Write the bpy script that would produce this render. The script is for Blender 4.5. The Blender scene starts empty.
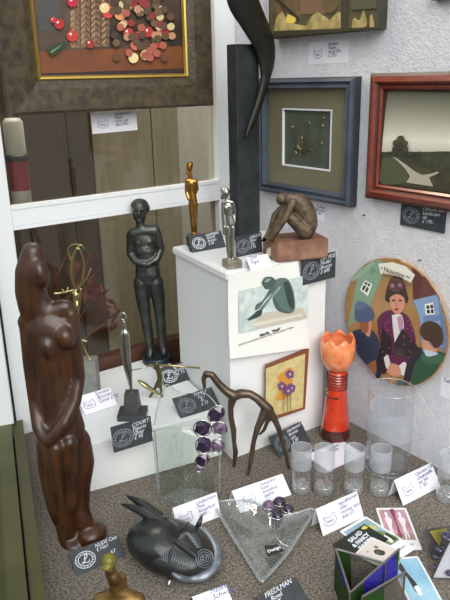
import bpy, bmesh, math, random
from mathutils import Vector, Matrix
random.seed(7)
SC = bpy.context.scene
COL = SC.collection
PI = math.pi
# ------------------------------------------------------------------ camera model
F, CX, CY, H = 661.0, 225.0, 300.0, 0.80
def vray(x, y): return Vector((x-CX, -(y-CY), -F))
AX = vray(1190, 56).normalized(); AY = vray(-281, 91).normalized()
AZ = AX.cross(AY).normalized(); AY = AZ.cross(AX).normalized()
R = Matrix((AX, AY, AZ))                      # world = R @ cam
C = Vector((0, 0, H))
FW = (R @ Vector((0, 0, -1))); FWH = Vector((FW.x, FW.y, 0)).normalized()
YAW = math.atan2(-FWH.x, FWH.y)               # local +y looks away from the viewer
def ray(x, y): return R @ vray(x, y)
def fl(x, y, z=0.0):
    d = ray(x, y); return C + d*((z-H)/d.z)
def pX(x, y, X): d = ray(x, y); return C + d*(X/d.x)
def pY(x, y, Y): d = ray(x, y); return C + d*(Y/d.y)
def depth(p): return FW.dot(Vector(p)-C)
WX = 1.078      # right wall
YB = 1.43       # glazed partition
TOP = 0.43      # tall plinth
LOW = 0.11      # low plinth

cam = bpy.data.cameras.new('camera'); co = bpy.data.objects.new('camera', cam); COL.objects.link(co)
cam.sensor_fit = 'VERTICAL'; cam.sensor_height = 24; cam.sensor_width = 18; cam.lens = 24*F/600
cam.clip_start = 0.01
co.matrix_world = Matrix.Translation(C) @ R.to_4x4()
SC.camera = co

# ------------------------------------------------------------------ materials
def srgb(c):
    return tuple(((v/255)/12.92 if v/255 <= .04045 else ((v/255+.055)/1.055)**2.4) for v in c)
_M = {}
def mat(name, col, rough=.6, metal=0, spec=.5, coat=0, noise=None, bump=None, col2=None, stretch=(1, 1, 1), thr=(.35, .65)):
    """col in sRGB 0..255; noise = scale for a mix to col2; bump=(scale,strength)"""
    if name in _M: return _M[name]
    m = bpy.data.materials.new(name); m.use_nodes = True; nt = m.node_tree; b = nt.nodes['Principled BSDF']
    c = srgb(col)
    b.inputs['Base Color'].default_value = (*c, 1); b.inputs['Roughness'].default_value = rough
    b.inputs['Metallic'].default_value = metal; b.inputs['Specular IOR Level'].default_value = spec
    b.inputs['Coat Weight'].default_value = coat; b.inputs['Coat Roughness'].default_value = .12
    tc = nt.nodes.new('ShaderNodeTexCoord'); mp = nt.nodes.new('ShaderNodeMapping')
    mp.inputs['Scale'].default_value = stretch
    nt.links.new(tc.outputs['Object'], mp.inputs['Vector'])
    if noise and col2:
        n = nt.nodes.new('ShaderNodeTexNoise'); n.inputs['Scale'].default_value = noise; n.inputs['Detail'].default_value = 5
        nt.links.new(mp.outputs[0], n.inputs['Vector'])
        r = nt.nodes.new('ShaderNodeValToRGB'); r.color_ramp.elements[0].position = thr[0]; r.color_ramp.elements[1].position = thr[1]
        r.color_ramp.elements[0].color = (*c, 1); r.color_ramp.elements[1].color = (*srgb(col2), 1)
        nt.links.new(n.outputs['Fac'], r.inputs['Fac']); nt.links.new(r.outputs['Color'], b.inputs['Base Color'])
    if bump:
        n2 = nt.nodes.new('ShaderNodeTexNoise'); n2.inputs['Scale'].default_value = bump[0]; n2.inputs['Detail'].default_value = 6
        nt.links.new(mp.outputs[0], n2.inputs['Vector'])
        bp = nt.nodes.new('ShaderNodeBump'); bp.inputs['Strength'].default_value = bump[1]; bp.inputs['Distance'].default_value = .004
        nt.links.new(n2.outputs['Fac'], bp.inputs['Height']); nt.links.new(bp.outputs['Normal'], b.inputs['Normal'])
    _M[name] = m; return m
def glass(name, tint=(235, 240, 240), refl=.08, edge=.55, rough=.02, bump=None, milk=0, milkcol=(225, 228, 232)):
    if name in _M: return _M[name]
    m = bpy.data.materials.new(name); m.use_nodes = True; nt = m.node_tree; nt.nodes.clear()
    o = nt.nodes.new('ShaderNodeOutputMaterial'); t = nt.nodes.new('ShaderNodeBsdfTransparent'); g = nt.nodes.new('ShaderNodeBsdfGlossy')
    t.inputs['Color'].default_value = (*srgb(tint), 1); g.inputs['Roughness'].default_value = rough
    lw = nt.nodes.new('ShaderNodeLayerWeight'); lw.inputs['Blend'].default_value = .5
    p = nt.nodes.new('ShaderNodeMath'); p.operation = 'POWER'; p.inputs[1].default_value = 3.5
    nt.links.new(lw.outputs['Facing'], p.inputs[0])
    ma = nt.nodes.new('ShaderNodeMath'); ma.operation = 'MULTIPLY_ADD'; ma.inputs[1].default_value = edge; ma.inputs[2].default_value = refl
    nt.links.new(p.outputs[0], ma.inputs[0])
    mx = nt.nodes.new('ShaderNodeMixShader'); nt.links.new(ma.outputs[0], mx.inputs[0])
    nt.links.new(t.outputs[0], mx.inputs[1]); nt.links.new(g.outputs[0], mx.inputs[2])
    out = mx
    if milk:
        d = nt.nodes.new('ShaderNodeBsdfDiffuse'); d.inputs['Color'].default_value = (*srgb(milkcol), 1)
        m2 = nt.nodes.new('ShaderNodeMixShader'); m2.inputs[0].default_value = milk
        nt.links.new(mx.outputs[0], m2.inputs[1]); nt.links.new(d.outputs[0], m2.inputs[2]); out = m2
    if bump:
        tc = nt.nodes.new('ShaderNodeTexCoord'); n = nt.nodes.new('ShaderNodeTexNoise'); n.inputs['Scale'].default_value = bump[0]
        nt.links.new(tc.outputs['Object'], n.inputs['Vector'])
        bp = nt.nodes.new('ShaderNodeBump'); bp.inputs['Strength'].default_value = bump[1]; bp.inputs['Distance'].default_value = .004
        nt.links.new(n.outputs['Fac'], bp.inputs['Height'])
        nt.links.new(bp.outputs['Normal'], g.inputs['Normal']); nt.links.new(bp.outputs['Normal'], lw.inputs['Normal'])
    nt.links.new(out.outputs[0], o.inputs['Surface']); _M[name] = m; return m
def flat(col):
    return mat('paint_%02x%02x%02x' % tuple(int(v) for v in col), col, .55)

WHITE = mat('white_gloss_paint', (226, 228, 230), .4)
PLINTH = mat('plinth_paint', (228, 229, 228), .45, bump=(30, .05))
PLASTER = mat('rough_plaster', (222, 222, 226), .85, bump=(210, .6), noise=60, col2=(212, 212, 218))
CARPET = mat('carpet', (90, 82, 74), .95, spec=.1, noise=230, col2=(138, 130, 120), bump=(260, 1.0), thr=(.38, .62))
OLIVE = mat('olive_paint', (62, 62, 26), .45, noise=9, col2=(80, 78, 40))
WOODST = mat('carved_wood', (40, 20, 7), .38, coat=.2, noise=26, col2=(70, 39, 16), stretch=(3, 3, .6), bump=(40, .05))
BRONZE = mat('dark_bronze', (60, 62, 60), .38, .75, noise=50, col2=(86, 88, 84))
BRONZEB = mat('brown_bronze', (74, 62, 52), .34, .55, noise=40, col2=(98, 82, 68))
BRONZED = mat('rough_bronze', (74, 62, 50), .5, .4, noise=60, col2=(112, 94, 74), bump=(120, .5))
GOLD = mat('polished_gold_bronze', (150, 108, 48), .3, 1, noise=40, col2=(180, 138, 74))
BRASS = mat('brass', (172, 160, 116), .28, 1)
OLDBRASS = mat('dull_brass', (104, 96, 68), .38, .9)
SILVER = mat('pewter', (158, 156, 148), .27, 1, noise=60, col2=(190, 188, 180))
GREYSTONE = mat('grey_stone', (118, 120, 116), .6, noise=50, col2=(138, 138, 130))
GOLDSTONE = mat('tan_stone', (142, 138, 120), .5, noise=70, col2=(112, 108, 92), metal=.4)
REDSTONE = mat('red_marble', (116, 78, 62), .55, noise=35, col2=(148, 110, 88), bump=(60, .2))
BLACKST = mat('black_slab', (28, 32, 34), .5, noise=30, col2=(44, 49, 50))
BLACKG = mat('black_glaze', (20, 21, 19), .42, spec=.3, noise=20, col2=(32, 33, 24))
DARKBLK = mat('dark_pedestal', (58, 60, 60), .5, noise=40, col2=(68, 70, 70))
SLATE = mat('slate', (46, 50, 54), .6, noise=60, col2=(58, 62, 66))
CARD = mat('white_card', (236, 234, 240), .6)
INK = mat('pen_ink', (92, 92, 140), .7)
CHALK = mat('chalk', (214, 218, 224), .8)
CHALKD = mat('faint_chalk', (128, 134, 140), .8)
WIRE = mat('silver_wire', (206, 206, 204), .22, 1)
AMETH = mat('amethyst', (52, 32, 66), .12, coat=.8, noise=160, col2=(28, 18, 38))
AMETHL = mat('pale_amethyst', (126, 104, 128), .12, coat=.8, noise=160, col2=(70, 50, 78))
MASKB = mat('black_ceramic', (24, 26, 26), .36, coat=.1, noise=14, col2=(34, 36, 36))
MASKL = mat('pewter_line', (112, 118, 122), .35, .6)
MASKG = mat('pewter_glaze', (140, 146, 156), .35, .5, noise=30, col2=(92, 98, 106))
CLEAR = glass('clear_glass', (248, 250, 250), .08, .95, milk=.035)
SHEET = glass('fused_glass', (249, 252, 250), .08, .5, .06, bump=(45, .45))
EDGEG = glass('glass_edge', (236, 242, 242), .2, .5, .05, milk=.16, milkcol=(226, 230, 232))
FROST = glass('frosted_glass', (240, 242, 244), .06, .35, .3, milk=.30, milkcol=(214, 218, 224))
MILKY = glass('lightly_frosted_glass', (240, 242, 244), .05, .35, .2, milk=.22, milkcol=(208, 212, 220))
PANE = glass('door_pane', (226, 224, 216), .045, .3, .0)
ORANGE = mat('orange_glass', (206, 62, 30), .2, coat=.7, noise=22, col2=(186, 42, 22))
ORANGEC = mat('tulip_glass', (222, 108, 60), .25, coat=.6, noise=34, col2=(236, 158, 108))
BLACKW = mat('black_wire', (40, 38, 36), .4, .3)

# ------------------------------------------------------------------ object helpers
def link(name, me, m=None, parent=None):
    o = bpy.data.objects.new(name, me); COL.objects.link(o)
    if m: me.materials.append(m)
    if parent: o.parent = parent
    return o
def tag(o, label, cat=None, group=None):
    o['label'] = label
    if cat: o['category'] = cat
    if group: o['group'] = group
    return o
def thing(name, label, cat, loc, rotz=0.0, group=None):
    o = bpy.data.objects.new(name, None); COL.objects.link(o); o.empty_display_size = .02
    o.location = loc; o.rotation_euler = (0, 0, rotz); return tag(o, label, cat, group)
def obj(name, bm, m, parent=None, smooth=False):
    me = bpy.data.meshes.new(name); bmesh.ops.recalc_face_normals(bm, faces=bm.faces); bm.to_mesh(me); bm.free()
    if smooth:
        for p in me.polygons: p.use_smooth = True
    return link(name, me, m, parent)
def structure(o): o['kind'] = 'structure'; return o
def box(bm, a, b, bev=0):
    a = Vector(a); b = Vector(b); c = (a+b)/2; s = b-a
    r = bmesh.ops.create_cube(bm, size=1, matrix=Matrix.Translation(c) @ Matrix.Diagonal((abs(s.x), abs(s.y), abs(s.z), 1)))
    if bev:
        es = list({e for v in r['verts'] for e in v.link_edges})
        bmesh.ops.bevel(bm, geom=es, offset=bev, segments=2, affect='EDGES', profile=.5)
    return bm
def BM(): return bmesh.new()
def prism(bm, pts, z0, z1):
    lo = [bm.verts.new((p[0], p[1], z0)) for p in pts]; hi = [bm.verts.new((p[0], p[1], z1)) for p in pts]
    n = len(pts); bm.faces.new(lo[::-1]); bm.faces.new(hi)
    for i in range(n): bm.faces.new((lo[i], lo[(i+1) % n], hi[(i+1) % n], hi[i]))
    return bm
def plate(bm, pts, nrm, t):
    """solid slab: polygon pts (3-D) pushed along nrm by t"""
    nrm = Vector(nrm)*t
    a = [bm.verts.new(p) for p in pts]; b = [bm.verts.new(Vector(p)+nrm) for p in pts]; n = len(pts)
    bm.faces.new(a); bm.faces.new(b[::-1])
    for i in range(n): bm.faces.new((a[i], a[(i+1) % n], b[(i+1) % n], b[i]))
    return bm
def catmull(pts, n=6):
    P = [Vector(p) for p in pts]; out = []
    for i in range(len(P)-1):
        p0 = P[max(i-1, 0)]; p1 = P[i]; p2 = P[i+1]; p3 = P[min(i+2, len(P)-1)]
        for k in range(n):
            t = k/n
            out.append(.5*((2*p1)+(p2-p0)*t+(2*p0-5*p1+4*p2-p3)*t*t+(3*p1-p0-3*p2+p3)*t**3))
    out.append(P[-1]); return out
def tube(bm, pts, rad, seg=8, closed=False, flat_=1.0, up=None):
    P = [Vector(p) for p in pts]; n = len(P)
    rr = rad if isinstance(rad, (list, tuple)) else [rad]*n
    if len(rr) != n: rr = [rr[min(int(i*(len(rr)-1)/(n-1)), len(rr)-2)] + (rr[min(int(i*(len(rr)-1)/(n-1))+1, len(rr)-1)]-rr[min(int(i*(len(rr)-1)/(n-1)), len(rr)-2)])*((i*(len(rr)-1)/(n-1)) - min(int(i*(len(rr)-1)/(n-1)), len(rr)-2)) for i in range(n)]
    rings = []; prev = None
    for i in range(n):
        a = P[(i-1) % n] if (closed or i > 0) else P[i]; b = P[(i+1) % n] if (closed or i < n-1) else P[i]
        t = (b-a).normalized()
        if up is not None: u = (Vector(up)-t*Vector(up).dot(t)).normalized()
        elif prev is None:
            h = Vector((0, 0, 1)) if abs(t.z) < .9 else Vector((1, 0, 0)); u = (h-t*h.dot(t)).normalized()
        else: u = (prev-t*prev.dot(t)).normalized()
        prev = u; w = t.cross(u)
        rings.append([bm.verts.new(P[i]+(u*math.cos(2*PI*k/seg)*flat_+w*math.sin(2*PI*k/seg))*rr[i]) for k in range(seg)])
    m = n if closed else n-1
    for i in range(m):
        A = rings[i]; B = rings[(i+1) % n]
        for k in range(seg): bm.faces.new((A[k], A[(k+1) % seg], B[(k+1) % seg], B[k]))
    if not closed: bm.faces.new(rings[0][::-1]); bm.faces.new(rings[-1])
    return bm
def lathe(bm, prof, seg=32, c=(0, 0)):
    rings = []
    for r, z in prof:
        if r < 1e-6: rings.append([bm.verts.new((c[0], c[1], z))])
        else: rings.append([bm.verts.new((c[0]+r*math.cos(2*PI*k/seg), c[1]+r*math.sin(2*PI*k/seg), z)) for k in range(seg)])
    for A, B in zip(rings, rings[1:]):
        for k in range(seg):
            k2 = (k+1) % seg
            if len(A) == 1 and len(B) == 1: continue
            if len(A) == 1: bm.faces.new((A[0], B[k2], B[k]))
            elif len(B) == 1: bm.faces.new((A[k], A[k2], B[0]))
            else: bm.faces.new((A[k], A[k2], B[k2], B[k]))
    return bm
def ell(bm, c, r, rot=None, sub=3):
    M = Matrix.Translation(Vector(c)) @ (rot.to_4x4() if rot else Matrix.Identity(4)) @ Matrix.Diagonal((r[0], r[1], r[2], 1))
    bmesh.ops.create_icosphere(bm, subdivisions=sub, radius=1, matrix=M)
def capsule(bm, a, ra, b, rb, flatten=1.0):
    a = Vector(a); b = Vector(b); d = b-a; L = d.length
    ell(bm, a, (ra, ra*flatten, ra), sub=2); ell(bm, b, (rb, rb*flatten, rb), sub=2)
    if L < 1e-6: return
    q = d.to_track_quat('Z', 'Y')
    M = Matrix.Translation((a+b)/2) @ Matrix.Diagonal((1, flatten, 1, 1)) @ q.to_matrix().to_4x4()
    bmesh.ops.create_cone(bm, cap_ends=True, segments=16, radius1=ra, radius2=rb, depth=L, matrix=M)
def chain(bm, pts, flatten=1.0):
    for (a, ra), (b, rb) in zip(pts, pts[1:]): capsule(bm, a, ra, b, rb, flatten)
def fuse(name, bm, m, parent, voxel=.002, smooth=6, zmin=None):
    me = bpy.data.meshes.new('tmp'); bm.to_mesh(me); bm.free()
    o = bpy.data.objects.new('tmp', me); COL.objects.link(o)
    r = o.modifiers.new('r', 'REMESH'); r.mode = 'VOXEL'; r.voxel_size = voxel
    s = o.modifiers.new('s', 'SMOOTH'); s.factor = .5; s.iterations = smooth
    dg = bpy.context.evaluated_depsgraph_get(); dg.update()
    me2 = bpy.data.meshes.new_from_object(o.evaluated_get(dg)); me2.name = name
    bpy.data.objects.remove(o); bpy.data.meshes.remove(me); me2.materials.clear()
    if zmin is not None:
        for v in me2.vertices:
            if v.co.z < zmin: v.co.z = zmin
    for p in me2.polygons: p.use_smooth = True
    return link(name, me2, m, parent)
def text_mesh(body, size, shear=0., align='LEFT', line=1.0, bold=0.):
    cu = bpy.data.curves.new('t', 'FONT'); cu.body = body; cu.size = size; cu.shear = shear; cu.align_x = align
    cu.space_line = line; cu.extrude = .00015; cu.offset = bold; cu.resolution_u = 3
    o = bpy.data.objects.new('t', cu); COL.objects.link(o)
    dg = bpy.context.evaluated_depsgraph_get(); dg.update()
    me = bpy.data.meshes.new_from_object(o.evaluated_get(dg)); bpy.data.objects.remove(o); bpy.data.curves.remove(cu)
    me.materials.clear(); return me
def writing(name, parent, body, x, z, size, m, rot=0., y=-.0006, shear=.25, line=1.0, align='LEFT', bold=0.):
    """lettering in the local x/z plane of parent, facing local -y"""
    me = text_mesh(body, size, shear, align, line, bold)
    me.transform(Matrix.Translation((x, y, z)) @ Matrix.Rotation(PI/2, 4, 'X') @ Matrix.Rotation(rot, 4, 'Z'))
    return link(name, me, m, parent)

class Fig:
    """a thing standing at a floor pixel; pt() gives local coordinates in an upright plane through it"""
    def __init__(s, px, py, z, name, label, cat, group=None, loc=None):
        s.P = Vector(loc) if loc else fl(px, py, z); s.o = thing(name, label, cat, s.P, YAW, group)
        s.iR = Matrix.Rotation(-YAW, 3, 'Z')
    def loc(s, w): return s.iR @ (Vector(w)-s.P)
    def pt(s, px, py, dy=0.):
        d = ray(px, py); t = ((s.P-C).dot(FWH)+dy)/d.dot(FWH); return s.loc(C+d*t)
    def g(s, px, py, z=0.): return s.loc(fl(px, py, z))
    def m(s, r, px=None, py=None):
        return r*depth(s.P if px is None else s.P+s.iR.transposed() @ s.pt(px, py))/F
    def ch(s, bm, L, flatten=1.0):
        chain(bm, [(s.pt(a[0], a[1], a[3] if len(a) > 3 else 0), s.m(a[2], a[0], a[1])) for a in L], flatten)
    def el(s, bm, px, py, rx, rz, ry=None, dy=0., tilt=0.):
        k = s.m(1, px, py); ell(bm, s.pt(px, py, dy), (rx*k, (ry if ry else (rx+rz)/2)*k, rz*k), Matrix.Rotation(tilt, 3, 'Y'))

# ------------------------------------------------------------------ the setting
bm = BM(); prism(bm, [(-.6, -.6), (1.2, -.6), (1.2, 2.3), (-.6, 2.3)], -.03, 0); structure(obj('floor', bm, CARPET))
bm = BM(); box(bm, (WX, -.35, 0), (WX+.12, 2.3, 1.75)); structure(obj('wall_right', bm, PLASTER))
# glazed partition (a white two-light door leaf): stiles, rail, sill
bm = BM()
Z0, RB, RT = .135, .503, .540
box(bm, (.38, YB, 0), (.46, YB+.045, 1.75), .002); box(bm, (1.016, YB, 0), (WX, YB+.045, 1.75), .002)
box(bm, (.46, YB, RB), (1.016, YB+.045, RT), .002)
door = obj('door_1', bm, WHITE); structure(door)
bm = BM(); box(bm, (.46, YB+.004, 0), (1.016, YB+.045, Z0), .002)
o = obj('bottom_rail', bm, mat('red_brown_wood', (84, 54, 42), .5, noise=20, col2=(70, 44, 34), stretch=(1, 8, 8)), door); o['label'] = 'red brown wooden bottom rail'
bm = BM(); box(bm, (.46, YB+.02, RT), (1.016, YB+.024, 1.75)); obj('glass_pane', bm, PANE, door)
bm = BM(); box(bm, (.46, YB+.02, Z0), (1.016, YB+.024, RB)); obj('glass_pane', bm, PANE, door)
bm = BM()
for zz in (RB-.008, RT): box(bm, (.46, YB-.002, zz), (1.016, YB+.018, zz+.008))
obj('glazing_bead', bm, WHITE, door)
bm = BM(); box(bm, (.405, YB-.003, 0), (.409, YB+.001, 1.75)); o = obj('seam', bm, mat('black_gap', (16, 16, 18), .8), door); o['label'] = 'black gap in the left stile'
# room behind the partition
BROWN = mat('brown_boards', (98, 84, 66), .5, noise=18, col2=(84, 72, 56), stretch=(6, 6, .5))
GREIGE = mat('greige_boards', (186, 180, 164), .5, noise=14, col2=(170, 165, 150), stretch=(6, 6, .5))
bm = BM(); xs = [.30, .44, .60, .73, .80]
for a, b in zip(xs, xs[1:]): box(bm, (a, 1.72, 0), (b-.004, 1.74, 1.6))
structure(obj('wall_back', bm, BROWN))
bm = BM(); xs = [.80, .99, 1.10, 1.25, 1.40]
for a, b in zip(xs, xs[1:]): box(bm, (a, 1.72, 0), (b-.004, 1.735, 1.6))
structure(obj('wall_back_panelled', bm, GREIGE))
bm = BM(); box(bm, (.2, 1.74, 0), (1.45, 1.78, 1.75)); structure(obj('wall_behind', bm, mat('black_void', (20, 18, 16), .9)))
bm = BM(); box(bm, (.24, YB+.045, 0), (.30, 1.74, 1.75)); structure(obj('wall_left', bm, BROWN))
bm = BM(); box(bm, (.24, YB, 1.75), (1.45, 1.78, 1.78)); structure(obj('ceiling', bm, WHITE))
# shop window: olive rail on the floor, pane standing in it
bm = BM()
ed = [fl(46, 600, .045), fl(33, 500, .045)]
dirn = (ed[1]-ed[0]); dirn.z = 0; dirn.normalize(); nl = Vector((-dirn.y, dirn.x, 0))
E0 = ed[0]-dirn*1.3; E1 = ed[0]+dirn*((YB-.01-ed[0].y)/dirn.y)
for a, b, z in ((0, .022, .045), (.026, .06, .055), (.06, .2, .040)):
    prism(bm, [E0+nl*a, E1+nl*a, E1+nl*b, E0+nl*b], 0, z)
win = structure(obj('window_1', bm, OLIVE))
bm = BM(); prism(bm, [E0+nl*.055, E1+nl*.055, E1+nl*.059, E0+nl*.059], .055, 1.7)
obj('glass_pane', bm, glass('shop_glass', (244, 246, 244), .03, .1), win)
bm = BM(); q = E1
prism(bm, [q+nl*.02-dirn*.03, q+nl*.02, q+nl*.09, q+nl*.09-dirn*.03], .055, 1.75)
o = obj('jamb', bm, WHITE, win); o['label'] = 'white upright jamb'

# plinths
PA, PB, PC, PD = (.752, 1.035), (1.014, 1.022), (1.05, 1.285), (.787, 1.291)
pl = thing('display_plinth', 'tall white box plinth in the corner carrying small bronzes', 'plinth', ((PA[0]+PC[0])/2, (PA[1]+PC[1])/2, 0), 0, 'white plinths')
def rel(P, o): return (P[0]-o.location.x, P[1]-o.location.y)
bm = BM(); prism(bm, [rel(p, pl) for p in (PA, PB, PC, PD)], 0, TOP-.016); obj('body', bm, PLINTH, pl)
bm = BM(); g_ = .005
prism(bm, [rel(p, pl) for p in ((PA[0]-g_, PA[1]-.001), (PB[0]+g_, PB[1]-.001), (PC[0]+g_, PC[1]+g_), (PD[0]-g_, PD[1]+g_))], TOP-.016, TOP)
bmesh.ops.bevel(bm, geom=list(bm.edges), offset=.002, segments=2, affect='EDGES'); obj('top_board', bm, PLINTH, pl)
lp = thing('display_plinth', 'low white box plinth carrying the dark standing bronze woman', 'plinth', (.6, 1.25, 0), 0, 'white plinths')
bm = BM(); prism(bm, [rel(p, lp) for p in ((.435, 1.117), (.744, 1.062), (.806, 1.418), (.50, 1.424))], 0, LOW)
bmesh.ops.bevel(bm, geom=[e for e in bm.edges], offset=.002, segments=2, affect='EDGES'); obj('body', bm, PLINTH, lp)

# ------------------------------------------------------------------ cards and tags
def emblem_L(bm, cx, cz, r):
    def ring(rr, w):
        tube(bm, [(cx+rr*1.25*math.cos(a*PI/14), -.0006, cz+rr*math.sin(a*PI/14)) for a in range(28)], w, 5, True)
    ring(r, r*.05); ring(r*.72, r*.05)
    L = [(-.2, .2), (.1, .15), (.4, .4), (.35, .68), (.08, .6), (-.06, .15), (-.18, -.25), (-.42, -.48), (-.58, -.32), (-.35, -.22), (0, -.42), (.35, -.5), (.6, -.2)]
    tube(bm, catmull([(cx+x*r*.8, -.0006, cz+z*r*.85) for x, z in L], 5), r*.06, 5)
    for k in range(16):
        a = 2*PI*k/16; tube(bm, [(cx+r*1.25*.8*math.cos(a), -.0006, cz+r*.8*math.sin(a)), (cx+r*1.25*.92*math.cos(a), -.0006, cz+r*.92*math.sin(a))], r*.05, 4)
def emblem_bowl(bm, cx, cz, r):
    L = [(-1.1, .35), (-.9, .75), (-.55, .55), (-.3, .35), (.2, .4), (.65, .85), (1.0, .75), (.9, .3), (1.1, -.2), (.7, -.8), (0, -1), (-.8, -.8), (-1.15, -.3), (-.9, -.1), (-.7, .2), (-1.1, .35)]
    tube(bm, catmull([(cx+x*r, -.0006, cz+z*r*.8) for x, z in L], 4), r*.035, 4)
    S = [(-.6, -.45), (-.45, .05), (-.3, -.45), (-.15, .05), (0, -.45), (.15, .05), (.3, -.45), (.45, .05), (.6, -.4)]
    tube(bm, catmull([(cx+x*r, -.0006, cz+z*r*.7-.1*r) for x, z in S], 4), r*.03, 4)
def quad_frame(q, z=None, wall=None, hint=.055):
    """4 pixels TL TR BR BL -> origin (bottom middle), u, w, n(front), W, H"""
    if wall:
        P = [wall(*p) for p in q]
    else:
        Lb = fl(*q[3], z); Rb = fl(*q[2], z); u = (Rb-Lb).normalized(); back = Vector((-u.y, u.x, 0))
        if back.dot(FWH) < 0: back = -back
        best = None
        for th in range(20, 88, 2):
            w = back*math.cos(math.radians(th))+Vector((0, 0, 1))*math.sin(math.radians(th)); n = u.cross(w)
            T = []
            for p in q[:2]:
                d = ray(*p); T.append(C+d*((Lb-C).dot(n)/d.dot(n)))
            h = ((T[0]-Lb).length+(T[1]-Rb).length)/2
            cost = abs((T[0]-Lb).dot(u))+abs((T[1]-Rb).dot(u))+.8*abs(h-hint)
            if best is None or cost < best[0]: best = (cost, T)
        P = [best[1][0], best[1][1], Rb, Lb]
    O = (P[2]+P[3])/2; u = ((P[1]-P[0])+(P[2]-P[3])).normalized(); w = (P[0]-P[3])+(P[1]-P[2])
    Hh = w.length/2; w = (w-u*w.dot(u)).normalized(); W = ((P[1]-P[0]).length+(P[2]-P[3]).length)/2
    n = u.cross(w)     # towards the viewer
    if not wall and z is not None:   # bottom edge stays level on its surface
        u.z = 0; u.normalize(); w = (w-u*w.dot(u)).normalized(); n = u.cross(w); O.z = z
    return O, u, w, n, W, Hh
def framed(o, O, u, w, n):
    M = Matrix((u, -n, w)).transposed().to_4x4(); M.translation = O; o.matrix_world = M
def sign(q, label, lines, dark, z=None, wall=None, name=None, group=None, emblem=None, hint=.055, tsize=None, thick=None, tx=None, cat=None):
    O, u, w, n, W, Hh = quad_frame(q, z, wall, hint)
    t = thick or (.004 if dark else .0008)
    o = bpy.data.objects.new(name or ('slate_price_tag' if dark else 'price_card'), None); COL.objects.link(o); o.empty_display_size = .01
    tag(o, label, cat or ('price tag' if dark else 'price card'), group or ('dark slate price tags' if dark else 'white handwritten price cards'))
    lift = 0 if wall else .0003
    framed(o, O+n*(t-.0003 if wall else 0)+w*lift, u, w, n)
    bm = BM(); box(bm, (-W/2, 0, 0), (W/2, t, Hh))
    if not wall and not dark:      # folded tent card: back leaf to the ground
        drop = w.z*Hh
        wl = Vector((0, w.dot(-n), 0))
        up_l = Vector((u.z, -n.z, w.z)); bk = Vector((0, 1, 0))-up_l*up_l.y; bk = bk.normalized() if bk.length > .05 else Vector((0, 1, 0))
        topm = Vector((0, t, Hh)); foot = topm+bk*.012-up_l*(drop-.0003)
        a = [(-W/2, topm.y, topm.z), (W/2, topm.y, topm.z), (W/2, foot.y, foot.z), (-W/2, foot.y, foot.z)]
        plate(bm, a, bk, .0006)
    obj('board' if dark else 'card', bm, SLATE if dark else CARD, o)
    em = emblem if emblem is not None else True
    ch = CHALK if dark else INK
    if em:
        bm = BM()
        if dark: emblem_L(bm, -W*.25, Hh*.48, Hh*.33)
        else: emblem_bowl(bm, -W*.26, Hh*.46, Hh*.27)
        obj('emblem', bm, (CHALKD if em == 'faint' else ch), o)
    if lines:
        nl_ = lines.count('\n')+1; sz = tsize or min(Hh*.78/(nl_*.95), .0125)
        writing('handwriting', o, lines, (W*.0 if em else -W*.4) if tx is None else W*tx, Hh*.78, sz, ch, rot=.06, shear=.3, line=.82)
    return o
wallR = lambda x, y: pX(x, y, WX)
# cards on the floor
sign([(170.7, 510), (215.8, 491.8), (220.5, 516.7), (178, 533)], 'white card between the black mask and the clear glass vase', 'Unikatvase\nPink\nAmethyst\n£ 85.-', False, 0)
sign([(232.7, 491.8), (282.5, 473), (291.8, 495), (240, 513)], 'white card behind the triangular glass dish', 'Unikatdish\nRelief\nAmethyst\nquartz', False, 0)
sign([(315, 509.5), (354, 493.5), (365, 516.7), (322, 537)], 'white card in front of the row of small glasses, right of the triangular dish', 'handbemalt\nGlas\nmoney base\nbox £5', False, 0)
sign([(390, 482.5), (430.8, 464), (439, 487.5), (405, 505)], 'white card right of the four small glasses, before the tall cylinder vase', 'Glasvase 1,80\nGlaskaraffe\nein Set\n£ 50,-', False, 0)
sign([(313, 453), (350, 438), (365, 455), (329, 471)], 'white card at the foot of the orange tulip vase', 'Tulpen\nGlas', False, wall=lambda x, y: fl(x, y, .0006), emblem=False, tx=.0)
sign([(192, 597), (226, 585), (233, 602), (199, 615)], 'white card at the bottom edge of the photo, below the black mask', 'Maske\nSchwarz', False, 0)
sign([(78, 397), (110, 387), (118, 405), (85, 415)], 'white card on the low plinth beside the wooden woman', 'Sonate\nBronze\nGold £90', False, LOW+.0012)
sign([(247, 258), (267.5, 254), (272.5, 266), (251, 271)], 'small white card on the tall plinth before the crouching bronze', 'Zinn\nFigur', False, TOP, emblem=False, hint=.04)
# slate tags
sign([(69.3, 553.3), (117.3, 533.3), (126, 556.7), (76.7, 576)], 'slate tag at the foot of the dark wooden woman', 'NUDE Cast\nE Hari\n\n        AT', True, 0)
sign([(256, 597), (296, 577), (309, 600), (268, 622)], 'slate tag at the bottom edge, below the point of the triangular dish', 'FREDLMAN\n  Bowl\n   6T', True, 0, emblem=False, tx=-.32)
sign([(270, 436), (301, 421.7), (311, 441), (279, 458)], 'slate tag on the carpet left of the orange vase', 'Hardwood\nBronze\ncast\n£ 60', True, 0, emblem='faint')
sign([(109, 428), (150, 417), (153, 441), (115, 453)], 'slate tag in front of the slim pewter figure', 'COURT AND\nFigurin\nSilver\n£ 95', True, LOW, emblem='faint')
sign([(162, 368), (187, 361), (197, 377), (165, 388)], 'slate tag behind the brass figure holding a long rod', 'Bronze\nRower\n£ 75', True, LOW)
sign([(174, 397), (212, 388), (221, 406), (181, 419)], 'slate tag on the low plinth seen behind the clear glass vase', 'FAMILY\n  Fig 7\n   41\n  £ 75', True, LOW, emblem='faint')
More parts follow.
